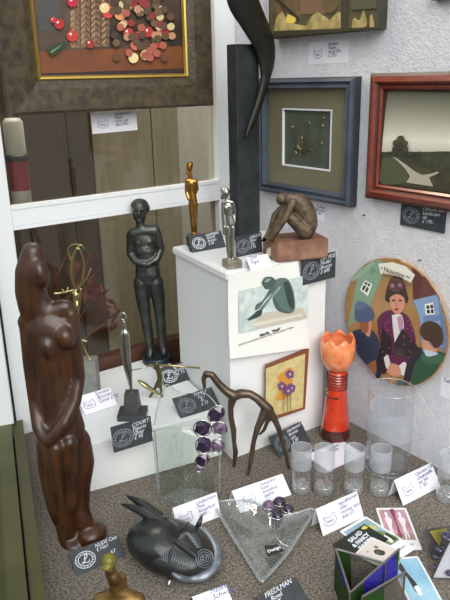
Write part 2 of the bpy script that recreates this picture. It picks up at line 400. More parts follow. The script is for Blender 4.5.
sign([(188, 235.5), (221, 231), (226, 247), (193, 253)], 'slate tag in front of the small gold figure', 'HAMMERI\nFIGUR\nBronze\n£ 65', True, TOP, hint=.045, thick=.012)
sign([(236, 238), (261, 232), (262.5, 252), (237, 257.5)], 'slate tag behind the small silvery figure', 'CREATIVE\nSilver\n Fig\n£ 55', True, TOP, hint=.05, emblem='faint')
sign([(299, 260), (332.5, 252), (333.7, 277), (302, 285)], 'slate tag hanging on the upper right corner of the tall plinth', 'ZET POST\nModel\nBronze\n£ 600', True, wall=lambda x, y: pY(x, y, 1.014), emblem='faint')
sign([(403.7, 202), (448, 208), (445, 234), (401, 223.7)], 'slate tag on the wall under the red framed landscape', 'ORIGIN Sun\nLandscape\noil\n£ 170.-', True, wall=wallR, emblem='faint')
# wall cards
sign([(309.5, 41.7), (348, 40), (349, 62.5), (308, 64.5)], 'white card on the wall under the rocky painting', 'Barbara\nHeple\nAcryl 20x\n£ 275.-', False, wall=wallR)
sign([(315, 203), (325, 206), (324, 222), (314, 218)], 'small white card on the wall under the slate blue frame', 'Collage\nBlumen\n£ 40', False, wall=wallR, emblem=False)
sign([(441, 376), (462, 383), (462, 404), (440, 396)], 'white card on the wall at the right of the round plate', 'Teller', False, wall=wallR, emblem=False)
sign([(91, 113.5), (135.5, 110), (138, 130), (92, 134)], 'white card under the big brown framed still life', 'Christel er\nMark\nPreis oel\nBild 500,-', False, wall=lambda x, y: pY(x, y, YB+.02))

# ------------------------------------------------------------------ pictures
def ringframe(bm, x0, x1, z0, z1, prof):
    """mitred frame in the local x/z plane; prof = [(inset, y)]"""
    rings = []
    for i, y in prof:
        rings.append([bm.verts.new(p) for p in ((x0+i, y, z0+i), (x1-i, y, z0+i), (x1-i, y, z1-i), (x0+i, y, z1-i))])
    for A, B in zip(rings, rings[1:]):
        for k in range(4): bm.faces.new((A[k], A[(k+1) % 4], B[(k+1) % 4], B[k]))
    return bm
def art(name, parent, pts_fn, shapes, base_y, step=.00025):
    """one mesh of painted areas; shapes = [(pixel polygon, colour, smooth?)]"""
    me = bpy.data.meshes.new(name); bm = BM(); mats = []
    for k, sh in enumerate(shapes):
        pts, colr = sh[0], sh[1]; mt = colr if not isinstance(colr, tuple) else flat(colr)
        if mt not in mats: mats.append(mt)
        P = [pts_fn(*p) for p in pts]
        if len(sh) > 2:
            c3 = catmull([(x, 0, z) for x, z in P]+[(P[0][0], 0, P[0][1])], 5)[:-1]; P = [(v.x, v.z) for v in c3]
        y = base_y-step*k
        f = bm.faces.new([bm.verts.new((x, y, z)) for x, z in P]); f.material_index = mats.index(mt)
        f.normal_update()
        if f.normal.y > 0: f.normal_flip()
    bm.to_mesh(me); bm.free(); o = link(name, me, None, parent)
    for m_ in mats: me.materials.append(m_)
    return o
def disc(cx, cy, rx, ry, n=14, a0=0): return [(cx+rx*math.cos(2*PI*k/n+a0), cy+ry*math.sin(2*PI*k/n+a0)) for k in range(n)]

# big still life hung in front of the partition
YP = 1.40
P0 = pY(11, 117.5, YP); P1 = pY(213, 104, YP)
fx0, fx1, fz0, fz1 = P0.x, P1.x, (P0.z+P1.z)/2, 1.28
t = thing('framed_painting', 'large still life in a wide brown wooden frame with gold inner edge', 'painting', ((fx0+fx1)/2, YP, fz0)); ox, oz = t.location.x, t.location.z
PFB = mat('oak_frame', (80, 68, 46), .45, noise=40, col2=(50, 42, 30), stretch=(1.5, 1.5, 1.5), bump=(90, .3))
bm = BM(); ringframe(bm, fx0-ox, fx1-ox, 0, fz1-oz, [(0, .03), (0, -.002), (.006, -.010), (.05, -.004), (.068, .004), (.068, .03)]); obj('frame', bm, PFB, t)
bm = BM(); ringframe(bm, fx0-ox+.068, fx1-ox-.068, .068, fz1-oz-.068, [(0, .004), (.002, .000), (.006, .002), (.009, .008)])
obj('gold_slip', bm, mat('gold_leaf', (206, 176, 88), .3, .8), t)
A_ = lambda x, y: ((lambda p: (p.x-ox, p.z-oz))(pY(x, y, YP+.008)))
dk = mat('still_life_ground', (54, 46, 42), .35, noise=9, col2=(104, 84, 66))
sh = [([(25, -130), (190, -130), (190, 90), (25, 90)], dk), ([(25, 52), (190, 46), (190, 74), (25, 80)], mat('still_life_table', (128, 76, 44), .35, noise=12, col2=(104, 64, 44))),
      ([(25, 74), (190, 68), (190, 90), (25, 90)], (52, 38, 40)), ([(36, -40), (62, -40), (60, 30), (40, 30)], (74, 74, 72)),
      ([(66, -60), (112, -60), (110, 46), (72, 48)], mat('basket', (150, 118, 90), .6, noise=60, col2=(112, 84, 62), stretch=(1, 1, 4)))]
for q_ in range(4):
    xb = 70+q_*10.2
    sh.append(([(xb-1, -60), (xb+.4, -60), (xb+1.4, 46), (xb+.2, 46)], (84, 62, 46)))
    for k in range(15):
        yk = 43-k*6
        sh.append(([(xb+1, yk), (xb+5, yk-3.4), (xb+5, yk-1.6), (xb+1, yk+1.6)], (178, 146, 112)))
        sh.append(([(xb+5, yk-3.4), (xb+9, yk), (xb+9, yk+1.6), (xb+5, yk-1.6)], (100, 74, 54)))
for x, y, r, c_ in [(59, 24, 5, (176, 40, 44)), (72, 36, 5.5, (196, 58, 54)), (90, 44, 4.5, (150, 52, 44)), (53, 20, 3, (188, 40, 60)), (108, 12, 6, (206, 70, 66)), (120, 14, 6, (220, 150, 96)), (131, 3, 6, (214, 80, 80)), (128, 33, 5, (176, 60, 52)), (140, 10, 5, (226, 190, 120)), (148, 32, 5, (182, 50, 50)), (164, 31, 6, (176, 36, 50)), (135, 45, 5, (206, 106, 90)), (145, 55, 5, (222, 200, 130)), (133, 58, 5, (232, 210, 150)), (72, 2, 5, (190, 36, 60)), (118, -12, 6, (200, 60, 60)), (104, 8, 5, (230, 200, 140)), (158, 44, 4, (176, 52, 46))]:
    sh.append((disc(x, y, r, r*1.05), c_)); sh.append((disc(x-r*.3, y-r*.35, r*.25, r*.25, 8), (240, 226, 210)))
sh += [([(47, 50), (56, 44), (66, 42), (60, 50), (52, 56)], (44, 66, 40), 1), ([(50, 52), (62, 44), (61, 45), (51, 53)], (140, 160, 120)),
       ]
for k in range(90):
    x = random.gauss(143, 15); y = random.gauss(20, 28)
    if not (112 < x < 172 and y < 62): continue; r = random.uniform(.8, 1.8)
    sh.append((disc(x, y, r, r, 7), random.choice([(168, 92, 78), (206, 186, 140), (140, 52, 50), (110, 84, 62), (186, 136, 104), (84, 70, 50), (74, 58, 46), (96, 70, 52)])))
art('artwork', t, A_, sh, .012, .00004)
bm = BM(); box(bm, (fx0-ox+.03, .013, .03), (fx1-ox-.03, .028, fz1-oz-.03)); obj('backing_board', bm, mat('backing_board', (60, 50, 40), .8), t)

def wall_picture(name, label, Yl, Yr, zb, zt, cat='painting'):
    t = thing(name, label, cat, (WX, (Yl+Yr)/2, zb), -PI/2)
    return t, (lambda x, y, off=0.: ((lambda p: (-(p.y-(Yl+Yr)/2), p.z-zb))(pX(x, y, WX-off)))), (Yl-Yr)/2
# slate blue frame
t, A_, hw = wall_picture('framed_collage', 'dried twig collage in a slate blue frame with olive mount', 1.314, 1.0, .531, .796, 'picture'); hh = .265
bm = BM(); ringframe(bm, -hw, hw, 0, hh, [(0, -.001), (0, -.022), (.006, -.026), (.010, -.020), (.018, -.024), (.022, -.012), (.022, -.003)])
obj('frame', bm, mat('slate_blue_frame', (60, 67, 78), .35, noise=14, col2=(76, 84, 98)), t)
bm = BM(); ringframe(bm, -hw-.003, hw+.003, -.003, hh+.003, [(0, -.001), (0, -.016), (.003, -.018)]); o = obj('frame_edge', bm, mat('dark_frame_edge', (44, 50, 56), .5), t); o['label'] = 'dark outer edge'
a = [A_(283, 108.5, .006), A_(332, 110, .006), A_(331, 171.5, .006), A_(283, 164.5, .006)]
x0 = (a[0][0]+a[3][0])/2; x1 = (a[1][0]+a[2][0])/2; z0 = (a[2][1]+a[3][1])/2; z1 = (a[0][1]+a[1][1])/2
bm = BM(); ringframe(bm, -hw+.02, hw-.02, .02, hh-.02, [(0, -.006), (x0+hw-.02, -.006)])
bm.free(); bm = BM()
ov = [(-hw+.02, .02), (hw-.02, .02), (hw-.02, hh-.02), (-hw+.02, hh-.02)]; iv = [(x0, z0), (x1, z0), (x1, z1), (x0, z1)]
vo = [bm.verts.new((x, -.007, z)) for x, z in ov]; vi = [bm.verts.new((x, -.007, z)) for x, z in iv]
for k in range(4): bm.faces.new((vo[k], vo[(k+1) % 4], vi[(k+1) % 4], vi[k]))
obj('mount', bm, mat('olive_mount', (118, 114, 90), .4, coat=.2), t)
bm = BM(); ringframe(bm, x0-.001, x1+.001, z0-.001, z1+.001, [(0, -.0074), (0, -.0085), (.0035, -.0085), (.0035, -.003)]); obj('slip', bm, WHITE, t)
bm = BM(); box(bm, (x0, -.003, z0), (x1, -.0015, z1)); col_ = obj('collage', bm, mat('collage_ground', (84, 90, 76), .5, noise=30, col2=(70, 76, 64)), t)
bm = BM()
for k in range(60):
    cx = x0+(x1-x0)*.42+random.gauss(0, .004); cz = z0+(z1-z0)*.3+random.gauss(0, .006); an = random.uniform(-.3, 2.6); L = random.uniform(.012, .055)
    ex = min(max(cx+L*math.cos(an), x0+.004), x1-.004); ez = min(max(cz+L*math.sin(an), z0+.004), z1-.004)
    tube(bm, catmull([(cx, -.004, cz), ((cx+ex)/2+random.gauss(0, .004), -.006, (cz+ez)/2), (ex, -.004, ez)], 3), .0004, 4)
obj('twigs', bm, mat('dry_twig', (104, 96, 72), .6, noise=80, col2=(60, 56, 44)), col_)
for px, py, r in [(292, 127, 2), (309, 123, 1.6), (301, 138, 2.4), (323, 118, 1.6), (322, 126, 2.2), (321, 143, 1.8), (297, 147, 3), (295, 153, 3), (299, 149, 2)]:
    bm = BM(); x, z = A_(px, py, .008); ell(bm, (x, -.0065, z), (r*.0022*.8, .0025, r*.0022*.8), sub=2); obj('gold_bead', bm, BRASS, col_, True)
# red landscape
t, A_, hw = wall_picture('framed_painting', 'misty path landscape in a red brown moulded frame', .956, .60, .555, .804); hh = .249
MAH = mat('mahogany_frame', (132, 54, 34), .3, coat=.3, noise=30, col2=(108, 42, 28), stretch=(3, 3, 3)); MAHD = mat('dark_mahogany', (62, 30, 24), .4)
bm = BM(); ringframe(bm, -hw, hw, 0, hh, [(.006, -.024), (.016, -.028), (.020, -.022)]); obj('frame', bm, MAH, t)
bm = BM(); ringframe(bm, -hw, hw, 0, hh, [(0, -.001), (0, -.020), (.006, -.024)]); ringframe(bm, -hw, hw, 0, hh, [(.020, -.022), (.023, -.018)]); ringframe(bm, -hw, hw, 0, hh, [(.031, -.016), (.034, -.006)]); o = obj('frame_edge', bm, MAHD, t); o['label'] = 'dark edge line'
bm = BM(); ringframe(bm, -hw, hw, 0, hh, [(.023, -.018), (.027, -.020), (.031, -.016)]); obj('inner_moulding', bm, MAH, t)
R0 = lambda a, b, c, d: [(a, b), (c, b), (c, d), (a, d)]
sky = mat('misty_sky', (164, 162, 146), .35, noise=6, col2=(226, 224, 208), thr=(.3, .55)); fld = mat('dark_field', (52, 52, 36), .4, noise=40, col2=(76, 74, 54)); hdg = mat('hedge', (52, 56, 40), .5, noise=60, col2=(70, 72, 52))
B = lambda x, y: A_(x, y, .006)
x0, z0 = -hw+.033, .033; x1, z1 = hw-.033, hh-.033
px2 = lambda x, y: B(x, y)
sh = []
def clampz(p): return (min(max(p[0], x0), x1), min(max(p[1], z0), z1))
Bc = lambda x, y: clampz(B(x, y))
sh = [([(380, 80), (540, 80), (540, 240), (380, 240)], fld)]
for k in range(32):
    y0 = 90+k*2.1; u = min(1, (k/23)**1.2) if k < 24 else 1-(k-23)/22; c_ = tuple(int(a*(1-u)+b*u) for a, b in zip((112, 112, 92), (228, 225, 208)))
    sh.append(([(380, y0+.04*380-16), (540, y0+.04*540-16), (540, y0+8), (380, y0+8)], c_))
sh += [([(380, 151), (398, 152.5), (430, 152), (470, 153), (540, 152), (540, 240), (380, 240)], fld), ([(384, 152), (400, 151), (425, 151.5), (450, 151), (480, 153), (540, 153), (540, 174), (450, 172), (430, 168), (405, 160)], hdg, 1),
       ([(386, 158), (396, 158), (404, 163), (411, 172), (408, 182), (384, 186), (382, 168)], (82, 84, 62), 1), ([(395, 156), (400, 158), (410, 165), (418, 171), (425, 174.5), (433, 173.5), (441, 171), (442, 172.5), (432, 177), (436, 186), (409, 182), (413, 176), (408, 168), (401, 161)], (176, 170, 150)),
       (R0(396, 146, 411, 154), (66, 68, 48))]+[(disc(x, y, q_, q_*.95, 9), c_) for x, y, q_, c_ in ((399, 149, 4, (66, 68, 48)), (400, 143, 4.4, (72, 74, 54)), (404, 139, 4.2, (70, 72, 52)), (408, 143, 3.6, (76, 78, 58)), (408, 149, 4, (64, 66, 48)), (403, 146, 4.5, (56, 58, 42)), (398, 152, 3, (60, 62, 44)), (414, 153, 2.4, (70, 72, 52)), (423, 152.6, 2, (66, 68, 50)))]
art('artwork', t, Bc, sh, -.006)
bm = BM(); box(bm, (-hw+.02, -.0055, .02), (hw-.02, -.001, hh-.02)); obj('backing_board', bm, mat('backing_board', (60, 50, 40), .8), t)
# rocky canvas, top
t, A_, hw = wall_picture('canvas_painting', 'unframed canvas of pale yellow rocks at the top of the right wall', 1.262, .937, .885, 1.15); hh = .265
bm = BM(); box(bm, (-hw, -.03, 0), (hw, -.001, hh), .001); obj('canvas', bm, mat('canvas_edge', (70, 68, 50), .6, noise=20, col2=(50, 50, 38)), t)
B = lambda x, y: (min(max(A_(x, y, .031)[0], -hw), hw), min(max(A_(x, y, .031)[1], 0), hh))
rk = mat('painted_rock', (196, 176, 120), .5, noise=50, col2=(150, 130, 78)); wd = mat('painted_brown', (112, 92, 66), .5, noise=40, col2=(76, 62, 46))
sh = [([(270, -120), (392, -120), (392, 40), (270, 40)], mat('painted_dark', (72, 68, 48), .5, noise=30, col2=(96, 88, 62))), ([(276, -30), (300, -30), (300, 20), (276, 16)], wd), ([(300, -30), (326, -30), (326, 14), (300, 14)], (120, 92, 70)),
      ([(274, 31), (276, 18), (282, 11), (288, 22), (296, 24), (306, 26), (312, 16), (318, 12), (324, 16), (330, 20), (338, 12), (341, 12), (341, 29), (300, 31)], rk), ([(288, 14), (296, 18), (294, 23), (286, 22)], (226, 200, 96), 1),
      ([(341, -20), (348, -20), (348, 31), (341, 31)], (64, 60, 44)), ([(322, 0), (338, 2), (334, 12), (326, 12)], (100, 84, 56), 1),
      ([(352, 28), (354, 18), (360, 20), (364, 10), (367, 26)], rk, 1), ([(370, 22), (372, 14), (375, 26), (371, 30)], rk, 1), ([(350, -20), (382, -20), (380, 8), (352, 10)], (86, 84, 62)), ([(276, -4), (300, 18), (299, 20), (276, 0)], (48, 44, 32)),
      ([(274, 31), (386, 26), (386, 34), (274, 37)], (58, 56, 40))]
art('artwork', t, B, sh, -.0305)
# top right frame
t, A_, hw = wall_picture('framed_picture', 'thin grey framed picture cut off at the upper right corner of the photo', .826, .50, .925, 1.12, 'picture'); hh = .195
bm = BM(); ringframe(bm, -hw, hw, 0, hh, [(0, -.001), (0, -.014), (.004, -.016), (.009, -.010), (.009, -.002)]); obj('frame', bm, mat('grey_metal_frame', (98, 94, 92), .35, .5), t)
bm = BM(); box(bm, (-hw+.008, -.006, .008), (hw-.008, -.001, hh-.008)); obj('artwork', bm, mat('pink_brown_print', (150, 124, 112), .4, noise=8, col2=(96, 82, 84)), t)
# nails
for px, py, lab in ((365, 215, 'tiny dark nail in the wall left of the slate tag'), (421, 260, 'tiny dark nail in the wall above the round plate')):
    p = wallR(px, py); bm = BM(); bmesh.ops.create_cone(bm, cap_ends=True, segments=8, radius1=.0014, radius2=.0014, depth=.008, matrix=Matrix.Rotation(PI/2, 4, 'Y'))
    o = obj('wall_nail', bm, BLACKW); o.location = p+Vector((-.0035, 0, 0)); tag(o, lab, 'nail', 'nails in the plaster')

# round painted plate
pc = Vector((WX, .8645, .2985)); pr = .140
t = thing('painted_plate', 'round plate painted with a lady and two street companions, hung on the wall', 'plate', pc, -PI/2)
bm = BM(); pts = [(0, -.006), (pr*.72, -.006), (pr*.80, -.009), (pr*.98, -.018), (pr, -.017), (pr, -.014), (pr*.8, -.003), (pr*.5, -.001), (0, -.001)]
lathe(bm, [(r, -y) for r, y in pts], 56); bmesh.ops.transform(bm, matrix=Matrix.Rotation(PI/2, 4, 'X'), verts=bm.verts)
obj('dish', bm, mat('plate_ochre', (176, 138, 84), .3, coat=.3, noise=12, col2=(160, 118, 66)), t, True)
def pp(x, y):
    p = pX(x, y, WX-.018); v = Vector((-(p.y-pc.y), p.z-pc.z)); L = v.length
    if L > pr*.985: v *= pr*.985/L
    return (v.x, v.y)
k = 3.745
def cr(*L): return [(340+a/k, 240+b/k) for a, b in L]
grn = (132, 164, 138); blu = (136, 160, 196); navy = (48, 58, 82); skin = (212, 148, 120); vio = (96, 34, 72)
sh = [(disc(402, 321, 60, 80, 40), mat('plate_ochre2', (172, 132, 78), .3, coat=.3, noise=14, col2=(158, 116, 64))),
      (cr((20, 30), (150, 60), (175, 100), (130, 200), (110, 260), (20, 330)), grn), (cr((40, 60), (130, 75), (90, 130), (40, 150)), (150, 178, 152), 1),
      (cr((75, 185), (95, 150), (122, 165), (105, 210)), (240, 240, 232)), (cr((82, 184), (90, 168), (98, 172), (90, 190)), (60, 70, 64)), (cr((94, 192), (101, 175), (109, 180), (102, 197)), (60, 70, 64)), (cr((92, 163), (96, 156), (104, 160), (100, 169)), (60, 70, 64)), (cr((103, 168), (107, 161), (115, 166), (111, 175)), (60, 70, 64)),
      (cr((112, 115), (122, 102), (136, 112), (126, 130)), (116, 148, 124)),
      (cr((275, 90), (330, 60), (430, 170), (430, 210), (275, 225)), (94, 50, 46)), (cr((300, 215), (330, 110), (380, 140), (420, 200)), (106, 62, 56), 1),
      (cr((275, 225), (370, 200), (450, 210), (450, 420), (310, 420), (300, 290)), blu), (cr((310, 285), (430, 270), (430, 300), (315, 305)), (112, 136, 176)), (cr((375, 210), (400, 200), (450, 380), (400, 480), (385, 400)), (110, 126, 160), 1),
      (cr((318, 240), (350, 234), (356, 278), (322, 280)), (238, 238, 232)), (cr((324, 246), (335, 244), (337, 257), (326, 258)), (40, 44, 52)), (cr((339, 243), (349, 241), (351, 255), (341, 256)), (40, 44, 52)), (cr((326, 262), (337, 260), (339, 274), (328, 275)), (40, 44, 52)), (cr((341, 260), (351, 258), (352, 273), (343, 274)), (40, 44, 52)),
      # lady
      (cr((140, 300), (160, 272), (200, 262), (250, 280), (275, 330), (285, 390), (270, 450), (220, 470), (180, 440), (150, 370)), vio, 1), (cr((160, 320), (175, 360), (170, 420), (150, 520), (130, 500), (150, 400)), (36, 30, 36), 1),
      (cr((196, 280), (232, 280), (240, 330), (225, 360), (212, 400), (202, 350)), (222, 216, 214), 1), (cr((215, 290), (232, 285), (238, 320), (228, 350)), (186, 140, 170), 1),
      (cr((174, 190), (188, 150), (210, 132), (236, 148), (250, 190), (252, 235), (176, 230)), (62, 46, 42), 1), (disc(*cr((212, 168))[0], 8, 7), (92, 62, 60)), (disc(*cr((198, 170))[0], 2.2, 2.2), (170, 110, 130)), (disc(*cr((226, 168))[0], 2.2, 2.2), (170, 110, 130)),
      (cr((188, 215), (212, 202), (240, 214), (244, 248), (228, 272), (208, 274), (192, 250)), skin, 1), (cr((196, 224), (208, 222), (208, 228), (197, 229)), (70, 44, 40), 1), (cr((222, 222), (234, 224), (233, 229), (222, 228)), (70, 44, 40), 1), (cr((204, 258), (214, 254), (222, 258), (213, 265)), (166, 50, 52), 1), (cr((213, 228), (218, 246), (210, 246)), (184, 112, 92)),
      (cr((236, 330), (250, 350), (300, 410), (290, 440), (240, 430), (215, 410), (205, 390)), (44, 36, 40), 1), (cr((170, 345), (195, 370), (190, 440), (170, 500), (150, 480), (160, 400)), (40, 32, 38), 1),
      (cr((166, 440), (182, 430), (190, 470), (176, 480)), (226, 222, 220), 1), (cr((222, 470), (244, 456), (256, 480), (236, 508)), (226, 222, 220), 1), (cr((185, 470), (205, 462), (225, 475), (230, 505), (205, 510), (180, 495)), skin, 1), (cr((200, 510), (215, 520), (200, 570), (190, 540)), (206, 140, 90), 1),
      (disc(*cr((225, 420))[0], 5, 5), (50, 60, 44)),
      # man at the left
      (cr((50, 340), (110, 330), (150, 380), (140, 460), (140, 520), (60, 430)), navy, 1), (cr((96, 330), (118, 300), (120, 330), (112, 360), (98, 352)), skin, 1), (cr((76, 300), (105, 290), (108, 340), (86, 345)), (150, 92, 52), 1), (cr((58, 260), (80, 235), (110, 246), (130, 275), (120, 300), (80, 308), (60, 295)), (76, 92, 128), 1), (cr((58, 240), (75, 228), (100, 238), (92, 256), (66, 262)), (96, 112, 146), 1),
      (cr((100, 470), (135, 450), (130, 520), (110, 500)), (150, 100, 60), 1),
      # man at the right
      (cr((285, 440), (330, 415), (400, 425), (430, 470), (400, 560), (300, 580), (270, 520)), (44, 82, 62), 1), (cr((300, 430), (360, 420), (400, 440), (396, 470), (330, 462)), (62, 100, 78), 1), (cr((310, 390), (326, 370), (345, 395), (370, 410), (330, 432)), skin, 1), (cr((300, 345), (312, 312), (345, 303), (380, 325), (388, 380), (360, 405), (340, 380), (318, 372)), (72, 52, 40), 1), (cr((315, 410), (345, 415), (370, 425), (330, 435)), (196, 206, 216), 1),
      (cr((260, 430), (300, 400), (310, 425), (280, 470), (260, 540), (240, 530)), (44, 40, 46), 1), (cr((225, 520), (250, 530), (240, 580), (215, 570)), (60, 86, 66), 1),
      # banner
      (cr((146, 88), (200, 82), (250, 98), (284, 130), (268, 160), (230, 138), (190, 128), (154, 126)), (236, 230, 214))]
for kk in range(40):
    a = random.uniform(150, 275); b = random.uniform(300, 440)
    if 190 < a < 240 and b < 400: continue
    sh.append((disc(*cr((a, b))[0], .8, .8, 6), (150, 90, 130)))
art('painted_scene', t, pp, sh, -.0185, .00004)
c_ = pp(*cr((158, 110))[0]); writing('lettering', t, '\u2022 Nosotiny \u2022\u2022', c_[0], c_[1], .0145, flat((44, 40, 40)), rot=-.06, y=-.0235, shear=0)
c_ = pp(*cr((166, 127))[0]); writing('lettering', t, 'TODAS POR BEST', c_[0]-.001, c_[1]-.002, .0095, flat((110, 84, 66)), rot=-.12, y=-.0235, shear=0)
c_ = pp(*cr((212, 68))[0]); writing('lettering', t, 'MIM', c_[0], c_[1], .008, flat((124, 88, 48)), rot=.0, y=-.0235, shear=0)

# printed sheet on the plinth
YS = 1.016
c4 = [pY(*p, YS) for p in [(226, 274), (298, 261), (310, 348), (230, 359)]]
t = thing('printed_sheet', 'white printed sheet with a crouching statue photo on the tall plinth front', 'poster', (c4[3]+c4[2])/2); ol = t.location.copy()
bm = BM(); n_ = 12
G = [[None]*(n_+1) for _ in range(n_+1)]
for i in range(n_+1):
    for j in range(n_+1):
        u_, v_ = i/n_, j/n_
        p = (c4[3]*(1-u_)+c4[2]*u_)*(1-v_)+(c4[0]*(1-u_)+c4[1]*u_)*v_
        p = p-ol; p.y += -.004*(1-u_)*v_**3*2; G[i][j] = bm.verts.new(p)
for i in range(n_):
    for j in range(n_): bm.faces.new((G[i][j], G[i+1][j], G[i+1][j+1], G[i][j+1]))
obj('paper', bm, mat('paper', (236, 236, 230), .6), t)
A_ = lambda x, y: ((lambda p: (p.x-ol.x, p.z-ol.z))(pY(x, y, YS-.005)))
k = 4.5
def cr(*L): return [(225+a/k, 260+b/k) for a, b in L]
seag = (90, 112, 106); hl = (140, 158, 152); dkg = (52, 68, 64)
sh = [(cr((62, 140), (375, 66), (372, 258), (65, 327)), mat('printed_water', (178, 194, 190), .5, noise=60, col2=(210, 220, 214))), (cr((120, 290), (180, 235), (350, 215), (370, 258), (140, 308)), (194, 186, 168)), (cr((120, 285), (350, 240), (350, 250), (130, 300)), (214, 208, 192)),
      (cr((195, 120), (235, 85), (280, 85), (305, 130), (315, 190), (310, 230), (280, 240), (245, 225), (225, 175)), seag, 1), (cr((262, 100), (285, 100), (306, 160), (308, 220), (285, 200)), dkg, 1), (cr((165, 100), (180, 78), (210, 76), (228, 95), (215, 125), (180, 130)), (72, 90, 84), 1), (cr((175, 98), (190, 84), (205, 86), (190, 100)), hl, 1),
      (cr((240, 110), (255, 120), (215, 165), (180, 210), (150, 245), (110, 270), (100, 265), (150, 225), (200, 165)), seag, 1), (cr((205, 120), (225, 130), (180, 180), (155, 215), (135, 225), (140, 200), (170, 180)), (80, 100, 94), 1), (cr((215, 160), (235, 190), (260, 225), (300, 235), (275, 240), (235, 225), (215, 185)), (72, 92, 86), 1), (cr((140, 230), (165, 225), (160, 250), (120, 268), (105, 270)), dkg, 1), (cr((240, 120), (250, 125), (200, 180), (170, 215)), hl, 1)]
art('printed_photo', t, A_, sh, (YS-.005)-ol.y, .00008)
c_ = A_(*cr((160, 347))[0]); writing('caption', t, 'Nini Eis   "Heidi"', c_[0], c_[1], .0085, flat((50, 50, 50)), rot=.02, y=YS-.0025-ol.y, shear=0, bold=.0003)
c_ = A_(*cr((64, 388))[0]); writing('caption', t, 'Guild & unverwechselbar plastik in edler Bronze, signiert 17 Platte 7', c_[0], c_[1], .0056, flat((80, 80, 80)), rot=.02, y=YS-.0025-ol.y, shear=0)

# floral picture
YF = 1.020
c4 = [pY(*p, YF) for p in [(265, 364.5), (307, 348), (303, 408), (265, 421)]]
t = thing('flower_picture', 'small frameless picture of purple flowers on the tall plinth front', 'picture', (c4[3]+c4[2])/2); ol = t.location.copy()
bm = BM(); plate(bm, [p-ol for p in c4], (0, -1, 0), .007); obj('board', bm, mat('red_brown_board', (128, 76, 50), .5), t)
A_ = lambda x, y: ((lambda p: (p.x-ol.x, p.z-ol.z))(pY(x, y, YF-.0075)))
k = 6.
def cr(*L): return [(255+a/k, 340+b/k) for a, b in L]
sh = [(cr((66, 172), (302, 82), (288, 405), (64, 470)), mat('flower_ground', (208, 194, 138), .5, noise=60, col2=(192, 172, 112))), (cr((135, 215), (210, 165), (225, 190), (220, 300), (190, 350), (125, 360), (150, 290)), (204, 142, 58), 1)]
for fx, fy in ((208, 205), (158, 275), (212, 285), (190, 300)):
    for q_ in range(5):
        a = q_*1.257+fx; sh.append((disc(*cr((fx+15*math.cos(a), fy+15*math.sin(a)))[0], 2.1, 2.3, 9), (112, 74, 124)))
    sh.append((disc(*cr((fx, fy))[0], 1.2, 1.2, 8), (214, 180, 120)))
for a, b in ((160, 300), (182, 310), (200, 310)): sh.append((cr((a, b), (a+5, b), (a+4, 440), (a+1, 440)), (100, 84, 60)))
art('artwork', t, A_, sh, -.0072)

# ------------------------------------------------------------------ sculptures
# carved wooden woman
f = Fig(80, 541, 0, 'wooden_statue', 'tall dark carved wooden woman with hooded hair, at the left', 'statue')
bm = BM()
f.ch(bm, [(33, 253, 12), (31, 272, 16), (31, 292, 16), (33, 310, 14)], .9)
f.el(bm, 41, 274, 8.5, 15, 9, -.014, -.15)
f.ch(bm, [(38, 295, 9), (46, 312, 11)])
f.ch(bm, [(28, 322, 11), (46, 315, 13), (65, 308, 10)], .8); f.el(bm, 49, 333, 28, 28, 16)
f.el(bm, 48, 347, 9.5, 13, 9, -.018, -.2); f.el(bm, 66, 338, 9, 12, 9, -.018, -.2)
f.ch(bm, [(50, 345, 23), (54, 375, 19), (56, 400, 21), (62, 430, 24)], .65)
f.ch(bm, [(27, 326, 8), (31, 365, 8), (35, 400, 7), (39, 428, 7, -.02), (46, 440, 6, -.034)])
f.ch(bm, [(71, 314, 8), (76, 350, 7), (79, 378, 6.5), (75, 402, 6.5, -.014), (64, 424, 6.5, -.03), (48, 441, 6, -.036)])
f.ch(bm, [(58, 430, 22), (60, 455, 22), (60, 480, 20), (61, 505, 15), (66, 528, 10), (68, 543, 9)], .7)
f.ch(bm, [(50, 445, 14, -.01), (51, 470, 13, -.012), (57, 500, 11, -.012), (60, 520, 8, -.01)], .8)
f.ch(bm, [(76, 440, 15, .01), (80, 462, 15, .015), (79, 485, 12, .015), (80, 508, 10, .015), (84, 522, 10, .01)], .8)
f.ch(bm, [(56, 448, 8, -.03), (58, 480, 7, -.028), (61, 510, 6, -.02)]); f.ch(bm, [(70, 442, 7, -.022), (73, 475, 6, -.016), (72, 505, 6, -.008)]); f.el(bm, 92, 533, 15, 11, 17, .010); f.el(bm, 90, 540, 14, 7, 17, .010); f.el(bm, 74, 545, 13, 8, 12, -.005)
fuse('figure', bm, WOODST, f.o, .0028, 11, 0.0)

# dark standing bronze
f = Fig(157, 361, LOW, 'bronze_statue', 'slim dark grey bronze woman with folded hands on the low plinth', 'statue')
bm = BM(); r_ = f.m(14.5); lathe(bm, [(0, 0), (r_, 0), (r_, .012), (r_*.95, .016), (0, .016)], 32); o = obj('base', bm, mat('blue_grey_bronze', (54, 64, 74), .4, .7), f.o); o['label'] = 'round blue grey base'
for e in []: pass
bm = BM()
f.el(bm, 139.5, 212, 7.5, 11.5, 9.5); f.el(bm, 139.5, 205, 9, 6.5, 10.5, .003); f.el(bm, 139.3, 214, 1.5, 3.6, 3, -.0235); f.el(bm, 139.4, 221.5, 2.6, 1.6, 2, -.019); f.el(bm, 139.4, 209, 6, 1.6, 3, -.0195)
f.el(bm, 147, 208, 3, 5, 5, .01)
f.ch(bm, [(140, 220, 4.5), (141, 229, 5)])
f.ch(bm, [(133, 234, 5.5), (143, 231, 6.5), (155, 230, 5.5)]); f.el(bm, 144, 242, 12, 15, 7); f.el(bm, 138.5, 243, 3.6, 4, 3.4, -.009); f.el(bm, 149.5, 242, 3.6, 4, 3.4, -.009)
